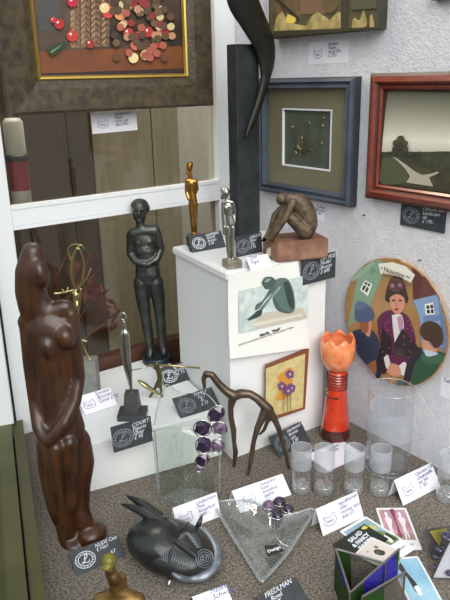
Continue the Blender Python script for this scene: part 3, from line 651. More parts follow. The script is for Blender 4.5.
f.ch(bm, [(145, 250, 11), (147, 262, 11), (148, 274, 13)], .75)
f.ch(bm, [(131, 235, 4.6), (130.5, 254, 4, .004), (135, 261, 3.6, -.010), (144, 264, 3, -.021)])
f.ch(bm, [(157, 233, 4.6), (161, 249, 4, .004), (157, 259, 3.6, -.010), (148, 264.5, 3, -.021)])
f.ch(bm, [(141.5, 282, 8.2), (143, 300, 7), (146, 318, 5.2), (148, 331, 5.2, .004), (150.5, 349, 3.6), (150, 356, 4, -.006)])
f.ch(bm, [(155.5, 282, 8), (158.5, 300, 6.8), (160.5, 318, 5), (161.5, 331, 5, .004), (163, 347, 3.6), (164, 353, 4, -.004)])
fuse('figure', bm, BRONZE, f.o, .0016, 4, .010)

# small gold figure
f = Fig(193.5, 245, TOP, 'gold_statuette', 'small golden standing man on the tall plinth', 'statuette')
bm = BM(); w = f.m(6); zb = f.pt(193, 234.5).z; box(bm, (-w*1.1, -w*.8, 0), (w, w*1.1, zb), .001); o = obj('base', bm, mat('dark_base', (44, 42, 40), .4), f.o); o['label'] = 'dark square base'
bm = BM()
f.el(bm, 189.5, 167, 3.2, 5.2, 4); f.el(bm, 187.5, 172.5, 1.6, 2.2, 2); f.el(bm, 190, 164.5, 3.4, 2.8, 3.8)
f.ch(bm, [(189.5, 172, 1.9), (190.3, 177, 2.2)]); f.ch(bm, [(187, 180.5, 2.4), (195.5, 181.5, 2.6)]); f.ch(bm, [(191, 183, 4.6), (191.5, 192, 4), (193, 201, 4.4)], .75)
f.ch(bm, [(186.6, 182, 2), (186.4, 192, 1.8), (188.5, 199, 1.6, -.004)]); f.ch(bm, [(196, 182.5, 2.1), (197, 189, 1.9, .002), (194, 196, 1.6, .006)])
f.ch(bm, [(191, 203, 2.9), (192, 216, 2.3), (192.7, 226, 1.9), (193, 233, 1.6)]); f.ch(bm, [(195, 203, 2.9), (195.3, 216, 2.3), (195.3, 226, 1.9), (195.5, 233.5, 1.6)])
f.el(bm, 193, 234, 1.8, 1.2, 3.5, -.002); f.el(bm, 196, 234.5, 1.8, 1.2, 3.5, -.002)
fuse('figure', bm, GOLD, f.o, .0009, 3, zb-.0005)

# small silver figure
f = Fig(232, 267, TOP, 'pewter_statuette', 'small silvery standing woman on a stone cube, front of the tall plinth', 'statuette')
bm = BM(); w = f.m(8); box(bm, (-w, -w, 0), (w, w*.9, .017), .0015); o = obj('base', bm, GOLDSTONE, f.o); o['label'] = 'mottled tan stone cube'; o.rotation_euler = (0, 0, .35)
bm = BM()
f.el(bm, 226, 192.5, 4, 5.2, 4.6, 0, .15); f.el(bm, 223.5, 190.5, 3.2, 3.4, 4, .003); f.el(bm, 222.2, 197, 1.8, 3.2, 2, .004)
f.ch(bm, [(226, 197, 1.9), (227, 201, 2.2)]); f.ch(bm, [(223.2, 203, 2), (228, 201.5, 2.6), (232.5, 202.5, 2)]); f.ch(bm, [(228, 206, 4.6), (229, 215, 3.8), (230.5, 224, 4.6)], .7); f.el(bm, 226, 208, 1.6, 1.8, 1.8, -.005); f.el(bm, 230.5, 207, 1.6, 1.8, 1.8, -.005)
f.ch(bm, [(222.6, 204, 1.7), (222.8, 216, 1.5), (223.6, 227, 1.3), (224.2, 234, 1.2)]); f.ch(bm, [(233.4, 203.5, 1.7), (234.6, 214, 1.5, .003), (234.5, 222, 1.3)])
f.ch(bm, [(228, 227, 3), (227.6, 240, 2.2), (228.2, 250, 1.9), (229, 259, 1.4), (229.6, 262, 1.5, -.004)]); f.ch(bm, [(232.5, 227, 3), (232.6, 240, 2.2), (232.4, 249, 1.9), (232.6, 258.5, 1.4), (233.2, 261.5, 1.5, -.004)])
fuse('figure', bm, SILVER, f.o, .0009, 3, .0155)

# crouching bronze on red block
b0 = fl(277, 263, TOP); b1 = fl(328, 257, TOP)
f = Fig(300, 258, TOP, 'crouching_bronze', 'bronze nude crouching over its knees on a red brown block', 'sculpture')
bl = [fl(277, 263, TOP), fl(328.5, 257.5, TOP)]; bk_ = fl(262.5, 254, TOP)-bl[0]
q_ = [f.loc(p) for p in (bl[0], bl[1], bl[1]+bk_, bl[0]+bk_)]
hb = f.pt(277, 243).z
hb = ((lambda d: (C+d*(((bl[0]-C).dot(FWH))/d.dot(FWH))).z)(ray(276.5, 243)))-TOP
bm = BM(); prism(bm, q_, 0, hb); bmesh.ops.bevel(bm, geom=list(bm.edges), offset=.003, segments=2, affect='EDGES'); blk = obj('block', bm, REDSTONE, f.o); blk['label'] = 'red brown stone block'
bm = BM(); cpt = q_[0]*.55+q_[3]*.45+Vector((0, 0, hb*.35)); ell(bm, cpt, (.009, .004, .011), sub=2); o = obj('pale_patch', bm, mat('pale_stone', (176, 166, 150), .7), blk, True)
bm = BM()
f.el(bm, 281.5, 199, 5.4, 6.2, 6, -.004, .4); f.el(bm, 284.5, 196.5, 4.6, 4.2, 5.5)
f.ch(bm, [(285, 200, 4), (292, 199, 6.5)]); f.ch(bm, [(291, 201, 7.5), (300, 203, 10), (306, 213, 10.5), (308, 224, 10), (306, 231, 9)], .9)
f.ch(bm, [(305, 231, 8, -.008), (295, 222, 6.4, -.012), (285, 212, 5.2, -.012)]); f.ch(bm, [(306, 231, 8, .012), (297, 220, 6.4, .014), (287, 210, 5.2, .012)])
f.ch(bm, [(285, 212, 5, -.012), (278, 226, 4.6, -.012), (270, 241, 3.2, -.01), (263, 246, 2.8, -.01)]); f.ch(bm, [(287, 210, 5, .012), (280, 224, 4.4, .014), (272, 238, 3.2, .012), (264, 244, 2.6, .012)])
f.ch(bm, [(293, 202, 4.2, -.018), (284, 220, 3.2, -.024), (275, 232, 2.8, -.02), (268, 242, 2.4, -.014)]); f.ch(bm, [(284, 206, 3.6, .02), (275, 215, 3.4, .02), (271, 229, 3, .018), (266, 238, 2.6, .014)])
f.el(bm, 266, 246, 4.5, 2.6, 5, -.004)
fuse('figure', bm, BRONZED, f.o, .0013, 3, hb-.001)

# slim pewter figure on pedestal
f = Fig(133, 416, LOW, 'pewter_statuette', 'slim pewter stick figure with a loop head on a dark stepped pedestal', 'statuette')
bm = BM(); a = f.m(14); b = f.m(7); zt = f.pt(132, 392).z; zs = zt*.22
box(bm, (-a, -a*.8, 0), (a, a*.8, zs)); lathe_pts = [(1, zs), (.78, zt)]
lo = [(-b*1.15, -b*1.15), (b*1.15, -b*1.15), (b*1.15, b*1.15), (-b*1.15, b*1.15)]
v0 = [bm.verts.new((x, y, zs)) for x, y in lo]; v1 = [bm.verts.new((x*.78, y*.78, zt)) for x, y in lo]; bm.faces.new(v0[::-1]); bm.faces.new(v1)
for i in range(4): bm.faces.new((v0[i], v0[(i+1) % 4], v1[(i+1) % 4], v1[i]))
o = obj('pedestal', bm, DARKBLK, f.o); o['label'] = 'dark stepped pedestal'
bm = BM(); f.ch(bm, [(123.8, 322, 1.7), (124.3, 329, 2.4), (124.6, 334, 5), (125.2, 345, 5.1), (126.2, 358, 4.6), (128.2, 370, 4), (130, 382, 2.4), (131.5, 391, 1.4), (131.8, 394, 1.6)], .6)
fuse('figure', bm, SILVER, f.o, .0012, 4)
bm = BM(); ce = f.pt(123.2, 316.5); tube(bm, [ce+Vector((math.cos(a)*f.m(2.6), 0, math.sin(a)*f.m(3.6))) for a in [2*PI*i/16 for i in range(16)]], f.m(1), 6, True); o = obj('loop_head', bm, SILVER, f.o, True); o['label'] = 'open ring head'

# brass figure with long rod
f = Fig(158, 397, LOW, 'brass_figure', 'small brass figure holding a long thin rod above a leaf shaped boat', 'sculpture')
bm = BM(); tube(bm, [f.pt(148, 364.5), f.pt(175, 365.8), f.pt(200, 368)], f.m(1.1), 8); obj('rod', bm, BRASS, f.o, True)
bm = BM(); tube(bm, [f.pt(131, 370.5, .004), f.pt(148, 367)], f.m(.6), 6); o = obj('thin_rod', bm, SILVER, f.o, True); o['label'] = 'thin silvery rod'
bm = BM(); f.ch(bm, [(156.5, 364, 2.6), (158, 370, 2.2), (160, 378, 2.5), (158, 386, 2)]); f.ch(bm, [(159, 380, 1.8), (154, 390, 1.5), (149, 399, 1.3)]); f.ch(bm, [(160, 380, 1.8), (161, 389, 1.5), (162, 397, 1.3)]); f.ch(bm, [(152, 366, 1.1), (158, 371, 1.4), (165, 367, 1.1)])
fuse('body', bm, OLDBRASS, f.o, .001, 3)
bm = BM(); tube(bm, catmull([f.pt(137.5, 380, -.01), f.pt(144, 384.5, -.012), f.pt(152, 390, -.012), f.pt(161, 395, -.012)], 5), [f.m(r) for r in (.6, 2.6, 3.2, 2.8, 2.2, .6)], 10, flat_=.7); o = obj('boat', bm, BRASS, f.o, True); o['label'] = 'leaf shaped brass boat'

# gold wire dancer
f = Fig(91, 393, LOW, 'brass_wire_figure', 'tangled golden wire dancer with a tall loop on a grey block', 'sculpture')
bm = BM(); w = f.m(8.5); zt = f.pt(90, 359).z; box(bm, (-w, -w, 0), (w, w, zt), .001); obj('block', bm, GREYSTONE, f.o)
bm = BM()
for L, r in (([(75, 288), (71.5, 275), (72.5, 260), (77.5, 248), (82, 256), (84, 267), (81.5, 283), (76, 290)], 1.0), ([(74, 284), (73, 268), (75, 252), (80, 245), (84.5, 249)], .7), ([(72, 262), (68, 250), (72, 245), (78, 244)], .5), ([(75, 290), (67, 291.5), (61, 293), (54, 293.5)], .9), ([(68, 287), (66, 293), (62, 289)], .6),
             ([(74, 290), (75, 302), (77, 318), (78.5, 332), (80, 339), (87, 341.5)], 1.1), ([(81, 288), (80, 300), (78, 315), (78.5, 330)], .9), ([(73, 292), (77, 300), (79, 294), (75, 296)], .8), ([(83, 284), (88, 276), (91, 268)], .5), ([(78.5, 330), (83, 345), (89, 358), (92, 361)], .9), ([(79, 336), (86, 352), (90, 360)], .7)):
    tube(bm, catmull([f.pt(x, y, random.uniform(-.004, .004)) for x, y in L], 5), f.m(r*1.3), 6)
f.ch(bm, [(75.5, 291, 2.2), (77, 300, 1.9), (77.5, 314, 1.3)])
obj('wire_body', bm, BRASS, f.o, True)

# black slab with twisted blade
ys = 1.235
xa = (pY(235.5, 110, ys).x+pY(240, 205, ys).x)/2; xb = (pY(258.5, 110, ys).x+pY(260.5, 200, ys).x)/2; zt = pY(245, 44, ys).z
t = thing('abstract_sculpture', 'tall black slab with a twisted dark curved blade, back of the tall plinth', 'sculpture', ((xa+xb)/2, ys+.015, TOP)); ol = t.location.copy()
bm = BM(); box(bm, (xa-ol.x, -.015, 0), (xb-ol.x, .02, zt-TOP), .001); obj('slab', bm, BLACKST, t)
bm = BM()
spine = [(238, -30, 15), (243, 0, 15), (252.5, 20, 13), (262.5, 40, 11), (266.2, 55, 8.5), (266.5, 68, 6.5), (265, 80, 4.2), (260, 100, 3.6), (254, 118, 3.4), (249, 130, 2.4), (246, 138, .8)]
sp = catmull([(x, y, r) for x, y, r in spine], 5); rings = []
for i, v in enumerate(sp):
    a = sp[max(i-1, 0)]; b = sp[min(i+1, len(sp)-1)]; tx, ty = b.x-a.x, b.y-a.y; L = math.hypot(tx, ty); nx, ny = -ty/L, tx/L
    kk = i/(len(sp)-1); yy = ys-.018; th = .010*(1-kk)+.003
    hwp = v.z; cen = pY(v.x, v.y, yy)-ol; ex = pY(v.x+nx*hwp, v.y+ny*hwp, yy)-ol-cen
    tw = 1.0-1.2*kk; ring = []
    for s_ in range(14):
        an = 2*PI*s_/14
        ring.append(bm.verts.new(cen+ex*math.cos(an)+Vector((0, th*math.sin(an)+.3*th*math.cos(an)*tw, 0))))
    rings.append(ring)
for A, B in zip(rings, rings[1:]):
    for s_ in range(14): bm.faces.new((A[s_], A[(s_+1) % 14], B[(s_+1) % 14], B[s_]))
bm.faces.new(rings[0]); bm.faces.new(rings[-1]); obj('blade', bm, BLACKG, t, True)

# arched bronze
LA = fl(234, 467); LB = fl(289, 469); dA = (LB-LA); dA.z = 0; dA.normalize(); nA = Vector((-dA.y, dA.x, 0))
t = thing('arched_bronze', 'brown bronze arching long limbed figure behind the glass vase', 'sculpture', LA)
def av(x, y, off=0.):
    d = ray(x, y); return C+d*(((LA+nA*off-C).dot(nA))/d.dot(nA))-LA
kA = depth(LA)/F
def avc(bm, L): chain(bm, [(av(a[0], a[1], a[3] if len(a) > 3 else 0), a[2]*kA) for a in L])
bm = BM()
avc(bm, [(204.5, 388, 1.6), (203.5, 379, 2.4), (206, 373.5, 3), (212, 375, 3.4), (219, 384, 3.8), (226, 391, 4.2), (234, 396, 5.2)])
avc(bm, [(234, 396, 5), (241, 393.5, 4.6), (250, 394, 4), (258, 399, 4.2), (266, 407, 5), (269, 410, 5)])
avc(bm, [(233, 397, 4.4), (230.5, 408, 3), (231, 418, 2.8), (233.5, 430, 3), (234, 442, 2.2), (235.5, 452, 2.8), (234.5, 462, 2), (234, 467, 1.6)])
avc(bm, [(269, 410, 4.4), (275, 420, 3.2), (278.5, 428, 2.8), (282, 440, 2.2), (286, 455, 2), (289, 469, 1.5)])
fz = fl(248, 476); off = (fz-LA).dot(nA)
avc(bm, [(266, 408, 4.6), (262, 418, 4, off*.2), (257.5, 428, 3.2, off*.4), (254, 440, 2.4, off*.6), (252, 452, 2.6, off*.75), (250, 465, 2, off*.9), (248, 475, 1.6, off)])
avc(bm, [(270, 412, 3), (268, 420, 2.2), (264, 430, 1.8), (260, 434, 1.4)])
fuse('figure', bm, BRONZEB, t, .0018, 5, 0.0)

# golden bust at the bottom edge
f = Fig(122, 668, 0, 'gold_statuette', 'golden figure with an olive cap, only head and shoulders in view at the bottom edge', 'statuette')
bm = BM()
f.el(bm, 110, 569, 5.5, 7.5, 6.5, -.004); f.ch(bm, [(111, 573, 6), (115, 582, 6.5), (119, 594, 8)]); f.el(bm, 114, 577, 6, 9, 7, -.004, -.3); f.ch(bm, [(122, 576, 4.5, .004), (123, 588, 5, .004)]); f.ch(bm, [(105, 598, 6), (119, 592, 8), (132, 597, 6)])
f.ch(bm, [(100, 600, 8), (120, 600, 11), (138, 600, 8)]); f.ch(bm, [(118, 604, 15), (120, 625, 13), (121, 645, 15), (122, 668, 16)], .8); f.ch(bm, [(98, 602, 6), (94, 625, 5), (104, 640, 4, -.02)]); f.ch(bm, [(140, 602, 6), (146, 625, 5), (136, 640, 4, -.02)])
fuse('figure', bm, mat('old_gold', (128, 100, 56), .42, .75, noise=30, col2=(96, 72, 42)), f.o, .002, 4, 0.0)
bm = BM(); f.el(bm, 109, 561, 8, 8.5, 8, 0, -.2); f.el(bm, 107, 566, 6, 3, 7, -.006); fuse('cap', bm, mat('olive_brass', (112, 106, 40), .5, .4), f.o, .0018, 3)

# black mask
MP = fl(172, 548); f = Fig(0, 0, 0, 'ceramic_mask', 'black horned ceramic mask lying on the carpet with grey rim', 'mask', loc=MP)
la = f.g(141, 529, .03); lb = f.g(207, 560, .03); ax = (lb-la).normalized(); ay = Vector((0, 0, 1)).cross(ax).normalized(); azv = ax.cross(ay)
RM = Matrix((ax, ay, azv)).transposed(); EC = f.g(171.5, 546.5, .026); ER = (.083, .060, .034)
bm = BM(); ell(bm, EC, ER, RM, 4); e2 = f.g(156, 541, .038); ell(bm, e2, (.055, .048, .036), RM, 3)
bm2 = bm; body = fuse('body', bm2, MASKB, f.o, .002, 4, 0.0)
def onE(px, py, lift=.0, grow=1.0):
    d3 = f.iR @ ray(px, py); o3 = f.iR @ (C-f.P); q0 = RM.transposed() @ (o3-EC); q1 = RM.transposed() @ d3
    S = [1/(e*grow) for e in ER]; a = Vector((q0.x*S[0], q0.y*S[1], q0.z*S[2])); b = Vector((q1.x*S[0], q1.y*S[1], q1.z*S[2]))
    A_, B_, C_ = b.dot(b), 2*a.dot(b), a.dot(a)-1; D = B_*B_-4*A_*C_
    tt = (-B_-math.sqrt(D))/(2*A_) if D > 0 else -B_/(2*A_)
    return o3+d3*tt
km = depth(MP)/F
k = 4.09
def cm(*L): return [(120+a/k, 485+b/k) for a, b in L]
bm = BM(); tube(bm, catmull([onE(*p, 0, 1.0) for p in cm((315, 168), (350, 190), (385, 240), (398, 290), (385, 335), (345, 368), (295, 378), (245, 374), (212, 358))], 6), [km*r for r in (1.2, 3.2, 5.0, 5.6, 5.6, 5.6, 5.4, 4.2, 1.5)], 10, flat_=.7); o = obj('rim', bm, MASKG, f.o, True); o['label'] = 'grey crescent rim'
bm = BM(); bmr = BM()
hp = [onE(*p, 0, 1.0) for p in cm((170, 160))][0]
for a, b, c_ in (((180, 165), (110, 120), (2, 76)), ((160, 140), (90, 95), (24, 42))):
    p0 = onE(*cm(a)[0], 0, .95); p2 = f.g(*cm(c_)[0], .075); p1 = (p0+p2)/2+Vector((0, 0, .006))
    bm = BM(); tube(bm, catmull([p0, p1, p2], 6), [km*r for r in (7.5, 6.2, 4.6, 2.8, .4)], 10); o = obj('horn', bm, MASKB, f.o, True)
p0 = onE(*cm((318, 172))[0], 0, .97); p1 = f.g(*cm((338, 118))[0], .06); bm = BM(); tube(bm, [p0, (p0+p1)/2, p1], [km*3, km*2.2, km*.4], 8); obj('horn', bm, MASKB, f.o, True)
p0 = f.g(*cm((212, 375))[0], .012); p1 = f.g(*cm((192, 420))[0], .002); bm = BM(); tube(bm, [p0, (p0+p1)/2, p1], [km*1.2, km*1.4, km*.4], 8); o = obj('prong', bm, WIRE, f.o, True); o['label'] = 'small silvery prong'
bm = BM(); tube(bm, catmull([onE(*p, 0, 1.03) for p in cm((196, 206), (235, 238), (275, 265), (312, 292))], 5), [km*r for r in (1.2, 2.2, 2.8, 3.2)], 8); obj('nose', bm, MASKB, f.o, True)
bm = BM()
for L in (((196, 208), (172, 235), (160, 270), (165, 300)), ((200, 208), (235, 195), (262, 172), (280, 150)), ((196, 210), (185, 190), (180, 165))): tube(bm, catmull([onE(*p, 0, 1.02) for p in cm(*L)], 5), km*1.1, 6)
obj('brow_ridge', bm, MASKB, f.o, True)
bm = BM()
for r in (9, 6.6, 4.2, 2): tube(bm, [onE(204.5+r*math.cos(a)*.95, 558.5+r*math.sin(a), 0, 1.02) for a in [2*PI*i/20 for i in range(20)]], km*.75, 6, True)
o = obj('mouth_rings', bm, MASKL, f.o, True); o['label'] = 'concentric grey rings at the mouth'
for s_ in (0, 1):
    bm = BM()
    if s_ == 0:
        for i in range(9): tube(bm, catmull([onE(*p, 0, 1.015) for p in cm((280+i*7, 232-i*1), (300+i*6, 215+i*6), (312+i*4, 255))], 3) if False else [onE(*p, 0, 1.015) for p in cm((276+i*4.5, 208+i*6), (320+i*2, 196+i*7))], km*.7, 5)
        for i in range(4): tube(bm, catmull([onE(*p, 0, 1.012) for p in cm((238+i*7, 225-i*3), (255+i*5, 200+i*0), (285+i*2, 192+i*6))], 4), km*.6, 5)
    else:
        for i in range(9): tube(bm, [onE(*p, 0, 1.015) for p in cm((222+i*9, 268+i*5), (208+i*9, 322+i*3))], km*.7, 5)
        for i in range(5): tube(bm, catmull([onE(*p, 0, 1.012) for p in cm((212-i*8, 245+i*4), (194-i*8, 278), (192-i*7, 318-i*3))], 4), km*.6, 5)
    obj('cheek_lines', bm, MASKL, f.o, True)

# tulip vase
f = Fig(335, 436, 0, 'tulip_vase', 'orange glass vase with a tulip shaped cup and coiled black wire neck', 'vase')
zn0, zn1, zc, zt = f.pt(336.5, 388).z, f.pt(337, 369).z, f.pt(337.5, 347).z, f.pt(338, 331).z
r0, r1, rn, rc, rt = f.m(14.5), f.m(9.6), f.m(9), f.m(17), f.m(16)
bm = BM(); lathe(bm, [(0, .002), (r0*.95, 0), (r0, .004), (r0*.98, .02), ((r0*.62+r1*.38), zn0*.5), (r1, zn0), (rn, zn1), (0, zn1)], 40); o = obj('body', bm, ORANGE, f.o, True)
bm = BM(); lathe(bm, [(r0*1.005, .003), (r0*1.012, .012), (r0*1.0, .022), (r0*.965, .028)], 40); o = obj('dark_foot', bm, mat('dark_red_glass', (70, 30, 24), .3, coat=.4), f.o, True); o['label'] = 'dark red glass foot'
bm = BM(); seg = 48; prof = [(rn*.7, zn1-.002), (rn*1.25, zn1+.004), (rc*.93, zn1+(zc-zn1)*.5), (rc, zc), (rc*.97, zc+(zt-zc)*.45)]
rings = [[bm.verts.new((r*math.cos(2*PI*i/seg), r*math.sin(2*PI*i/seg), z)) for i in range(seg)] for r, z in prof]
rings.append([bm.verts.new((rc*.9*math.cos(2*PI*i/seg), rc*.9*math.sin(2*PI*i/seg), zc+(zt-zc)*(.38+.36*abs(math.sin(3.5*2*PI*i/seg))))) for i in range(seg)])
for A, B in zip(rings, rings[1:]):
    for i in range(seg): bm.faces.new((A[i], A[(i+1) % seg], B[(i+1) % seg], B[i]))
bmesh.ops.recalc_face_normals(bm, faces=bm.faces); bmesh.ops.solidify(bm, geom=list(bm.faces), thickness=.002); o = obj('tulip_cup', bm, ORANGEC, f.o, True); o['label'] = 'pale orange petal edged cup'
bm = BM(); n = 6*18; pts = []
for i in range(n+1):
    a = 2*PI*i/18; pts.append(((rn+.002)*math.cos(a), (rn+.002)*math.sin(a), zn1-.004-(zn1-zn0-.006)*i/n))
e1 = f.pt(326.5, 391, -.012); e2 = f.pt(328, 397, -.018); e3 = f.pt(337, 399, -.026)
tube(bm, pts+catmull([pts[-1], e1, e2, e3], 5)[1:], .0013, 6); ell(bm, e3, (.003, .003, .003), sub=2); obj('wire_coil', bm, BLACKW, f.o, True)

# tall cylinder vase
f = Fig(387, 467, 0, 'cylinder_vase', 'tall clear glass cylinder vase with a frosted middle, by the right wall', 'vase')
r = f.m(21.5); zt = f.pt(394, 388).z
def cyl(name, r, z0, z1, m, p, seg=40):
    bm = BM(); lathe(bm, [(r, z0), (r, z1)], seg); return obj(name, bm, m, p, True)
cyl('lower_wall', r, .0, zt*.42, CLEAR, f.o); o = cyl('frosted_band', r, zt*.42, zt*.78, MILKY, f.o); o['label'] = 'frosted band'; cyl('upper_wall', r, zt*.78, zt, CLEAR, f.o)
bm = BM(); tube(bm, [(r*math.cos(2*PI*i/40), r*math.sin(2*PI*i/40), zt) for i in range(40)], .0014, 6, True); obj('rim', bm, EDGEG, f.o, True)
bm = BM(); lathe(bm, [(0, .001), (r*.98, .001), (r*.985, .011), (r*.9, .014), (0, .012)], 40); obj('thick_base', bm, CLEAR, f.o, True)
bm = BM(); tube(bm, [(r*1.005*math.cos(2*PI*i/40), r*1.005*math.sin(2*PI*i/40), .003) for i in range(40)], .0016, 6, True); obj('base_ring', bm, EDGEG, f.o, True)

# five small glasses
def small_glass(label, r=.0205, h=.1):
    t = thing('shot_glass', label, 'glass', (0, 0, 0), 0, 'small frosted glasses on the carpet')
    cyl('clear_wall', r*.97, .012, h*.56, CLEAR, t, 28); o = cyl('frosted_band', r, h*.56, h, FROST, t, 28); o['label'] = 'frosted upper half'
    bm = BM(); tube(bm, [(r*math.cos(2*PI*i/28), r*math.sin(2*PI*i/28), h) for i in range(28)], .0009, 6, True); obj('rim', bm, FROST, t, True)
    bm = BM(); lathe(bm, [(0, .0005), (r*.93, .0005), (r*.96, .003), (r*.97, .014), (r*.86, .018), (0, .0165)], 28); obj('thick_base', bm, EDGEG, t, True)
    bm = BM(); random.seed(3)
    for i in range(7):
        a = 2*PI*i/7; ell(bm, (r*.6*math.cos(a), r*.6*math.sin(a), .006), (.004, .004, .002), sub=1)
    o = obj('coloured_bits', bm, mat('reddish_bits', (196, 150, 142), .4), t, True); o['label'] = 'reddish flecks in the base'
    for zz, rr in ((.022, .9), (.03, .86), (.037, .8)):
        pass
    return t
gp = [(301, 490), (323.5, 491), (353, 491), (379, 492), (446, 498)]
gl = ['small glass at the left end of the row of four', 'second small glass from the left, beside the leftmost one', 'third small glass of the row, before the white tulip card', 'small glass at the right end of the row of four', 'small glass alone at the right edge of the photo']
pro = small_glass(gl[0])
for i, (px, py) in enumerate(gp):
    if i == 0: g = pro
    else:
        g = pro.copy(); COL.objects.link(g)
        for ch_ in pro.children:
            c2 = ch_.copy(); COL.objects.link(c2); c2.parent = g
    g.location = fl(px, py); g.rotation_euler = (0, 0, i*.7); g['label'] = gl[i]

# amethyst glass vase
def stone(bm, c, rx, rz, yoff=0, s=0):
    M = Matrix.Translation(c) @ Matrix.Rotation(s, 4, 'Y') @ Matrix.Diagonal((rx*1.08, (rx+rz)*.3, rz*1.08, 1)); bmesh.ops.create_icosphere(bm, subdivisions=1, radius=1, matrix=M)
    for v in bm.verts: v.co += Vector((random.uniform(-1, 1), random.uniform(-1, 1), random.uniform(-1, 1)))*rx*.05
f = Fig(190, 498, 0, 'glass_vase', 'clear flat glass vase with wavy rim and purple amethyst cluster', 'vase')
xl, xr = f.pt(157.5, 500).x, f.pt(221, 495).x
def sheet(name, outline, dyf, n=14):
    """outline: list of (px,py) for the top edge left to right; sheet bows by dyf"""
    bm = BM(); top = catmull([f.pt(x, y) for x, y in outline], 6); vt = []; vb = []
    for p in top:
        u = (p.x-xl)/(xr-xl); bow = dyf*math.sin(PI*min(max(u, 0), 1))
        vt.append([bm.verts.new((p.x*(.94+.06*j/8)+(0), bow, p.z*j/8)) for j in range(9)])
    for A, B in zip(vt, vt[1:]):
        for j in range(8): bm.faces.new((A[j], B[j], B[j+1], A[j+1]))
    bmesh.ops.solidify(bm, geom=list(bm.faces), thickness=.003)
    o = obj(name, bm, SHEET, f.o, True)
    bm = BM(); tube(bm, [(p.x, dyf*math.sin(PI*min(max((p.x-xl)/(xr-xl), 0), 1)), p.z) for p in top], .0012, 6); tube(bm, [(top[0].x*(.94+.06*j/8), 0, top[0].z*j/8) for j in range(9)], .0016, 6); tube(bm, [(top[-1].x*(.94+.06*j/8), 0, top[-1].z*j/8) for j in range(9)], .0012, 6)
    obj('edge', bm, EDGEG, o, True); return o
sheet('front_panel', [(152.5, 432), (160, 427), (168, 423), (178, 420.5), (188, 421), (196, 426), (206, 440), (220, 452)], -.028)
sheet('back_panel', [(154, 425), (157, 408), (161, 397), (165, 389.5), (169, 391), (178, 398), (190, 400), (205, 398), (213, 402), (219, 409)], .03)
bm = BM(); prism(bm, [(xl*.94+(xr-xl)*.94*i/12, -.03*math.sin(PI*i/12)) for i in range(13)]+[(xl*.94+(xr-xl)*.94*i/12, .03*math.sin(PI*i/12)) for i in range(11, 0, -1)], 0.0, .004); obj('base', bm, CLEAR, f.o)
k = 4.
def cs(a, b): return (155+a/k, 360+b/k)
for a, b, rx, rz, sl, mm in ((245, 215, 6.6, 9, .6, AMETH), (190, 272, 7.8, 8.2, 0, AMETH), (258, 272, 7, 6.5, .8, AMETHL), (195, 340, 7.2, 9, 0, AMETH), (248, 342, 6.4, 7.4, .5, AMETHL), (190, 400, 6, 7.6, .6, AMETH), (178, 432, 3.6, 3.6, 0, AMETHL)):
    px, py = cs(a, b); p = f.pt(px, py, -.034); s_ = f.m(1)
    bm = BM(); stone(bm, p, rx*s_, rz*s_, 0, sl); st = obj('amethyst', bm, mm, f.o)
    bm = BM(); tube(bm, [p+Matrix.Rotation(sl, 3, 'Y') @ Vector((rx*1.06*s_*math.cos(2*PI*i/18), -.002, rz*1.06*s_*math.sin(2*PI*i/18))) for i in range(18)], .0012, 6, True); obj('silver_setting', bm, WIRE, st, True)
bm = BM(); tube(bm, catmull([f.pt(*cs(175, 420), -.034), f.pt(*cs(152, 455), -.034), f.pt(*cs(142, 485), -.033), f.pt(*cs(155, 515), -.031), f.pt(*cs(185, 545), -.03)], 6), .0011, 6); tube(bm, catmull([f.pt(*cs(180, 372), -.034), f.pt(*cs(163, 405), -.034), f.pt(*cs(150, 440), -.034)], 5), .0009, 6); obj('silver_wire', bm, WIRE, f.o, True)

# triangular glass dish
DP = fl(262, 545); f = Fig(0, 0, 0, 'glass_dish', 'triangular clear glass dish with four amethysts on its upper edge', 'dish', loc=DP)
k = 3.6
def cd(a, b): return (205+a/k, 485+b/k)
zz = lambda b: .006+.012*max(0, (350-b)/290)
edge_px = [(35, 76), (50, 62), (90, 55), (140, 57), (180, 64), (215, 85), (240, 108), (290, 110), (340, 100), (375, 87), (394, 89), (398, 97), (352, 165), (300, 245), (250, 305), (215, 342), (205, 351), (194, 342), (150, 270), (90, 175), (45, 98)]
out = [f.g(*cd(a, b), zz(b)) for a, b in edge_px]
bm = BM(); cen = f.g(*cd(215, 190), .004); rings = []
for s_, dz in ((1, 0), (.93, -.0015), (.6, -.004), (.25, -.006)):
    rings.append([bm.verts.new(cen+(p-cen)*s_+Vector((0, 0, dz))) for p in out])
for A, B in zip(rings, rings[1:]):
    for i in range(len(out)): bm.faces.new((A[i], A[(i+1) % len(out)], B[(i+1) % len(out)], B[i]))
bm.faces.new(rings[-1])
for v in bm.verts: v.co.z = max(v.co.z, .003)
bmesh.ops.recalc_face_normals(bm, faces=bm.faces); bmesh.ops.solidify(bm, geom=list(bm.faces), thickness=.0025)
obj('glass_plate', bm, glass('dish_glass', (246, 248, 248), .09, .5, .08, bump=(40, .4), milk=.05), f.o, True)
bm = BM(); tube(bm, [p+Vector((0, 0, .001)) for p in out], .0022, 8, True); obj('thick_edge', bm, EDGEG, f.o, True)
bm = BM(); tube(bm, [(cen+(p-cen)*.93)+Vector((0, 0, .001)) for p in out[11:]], .0008, 6); obj('inner_edge', bm, EDGEG, f.o, True)
km = depth(DP)/F
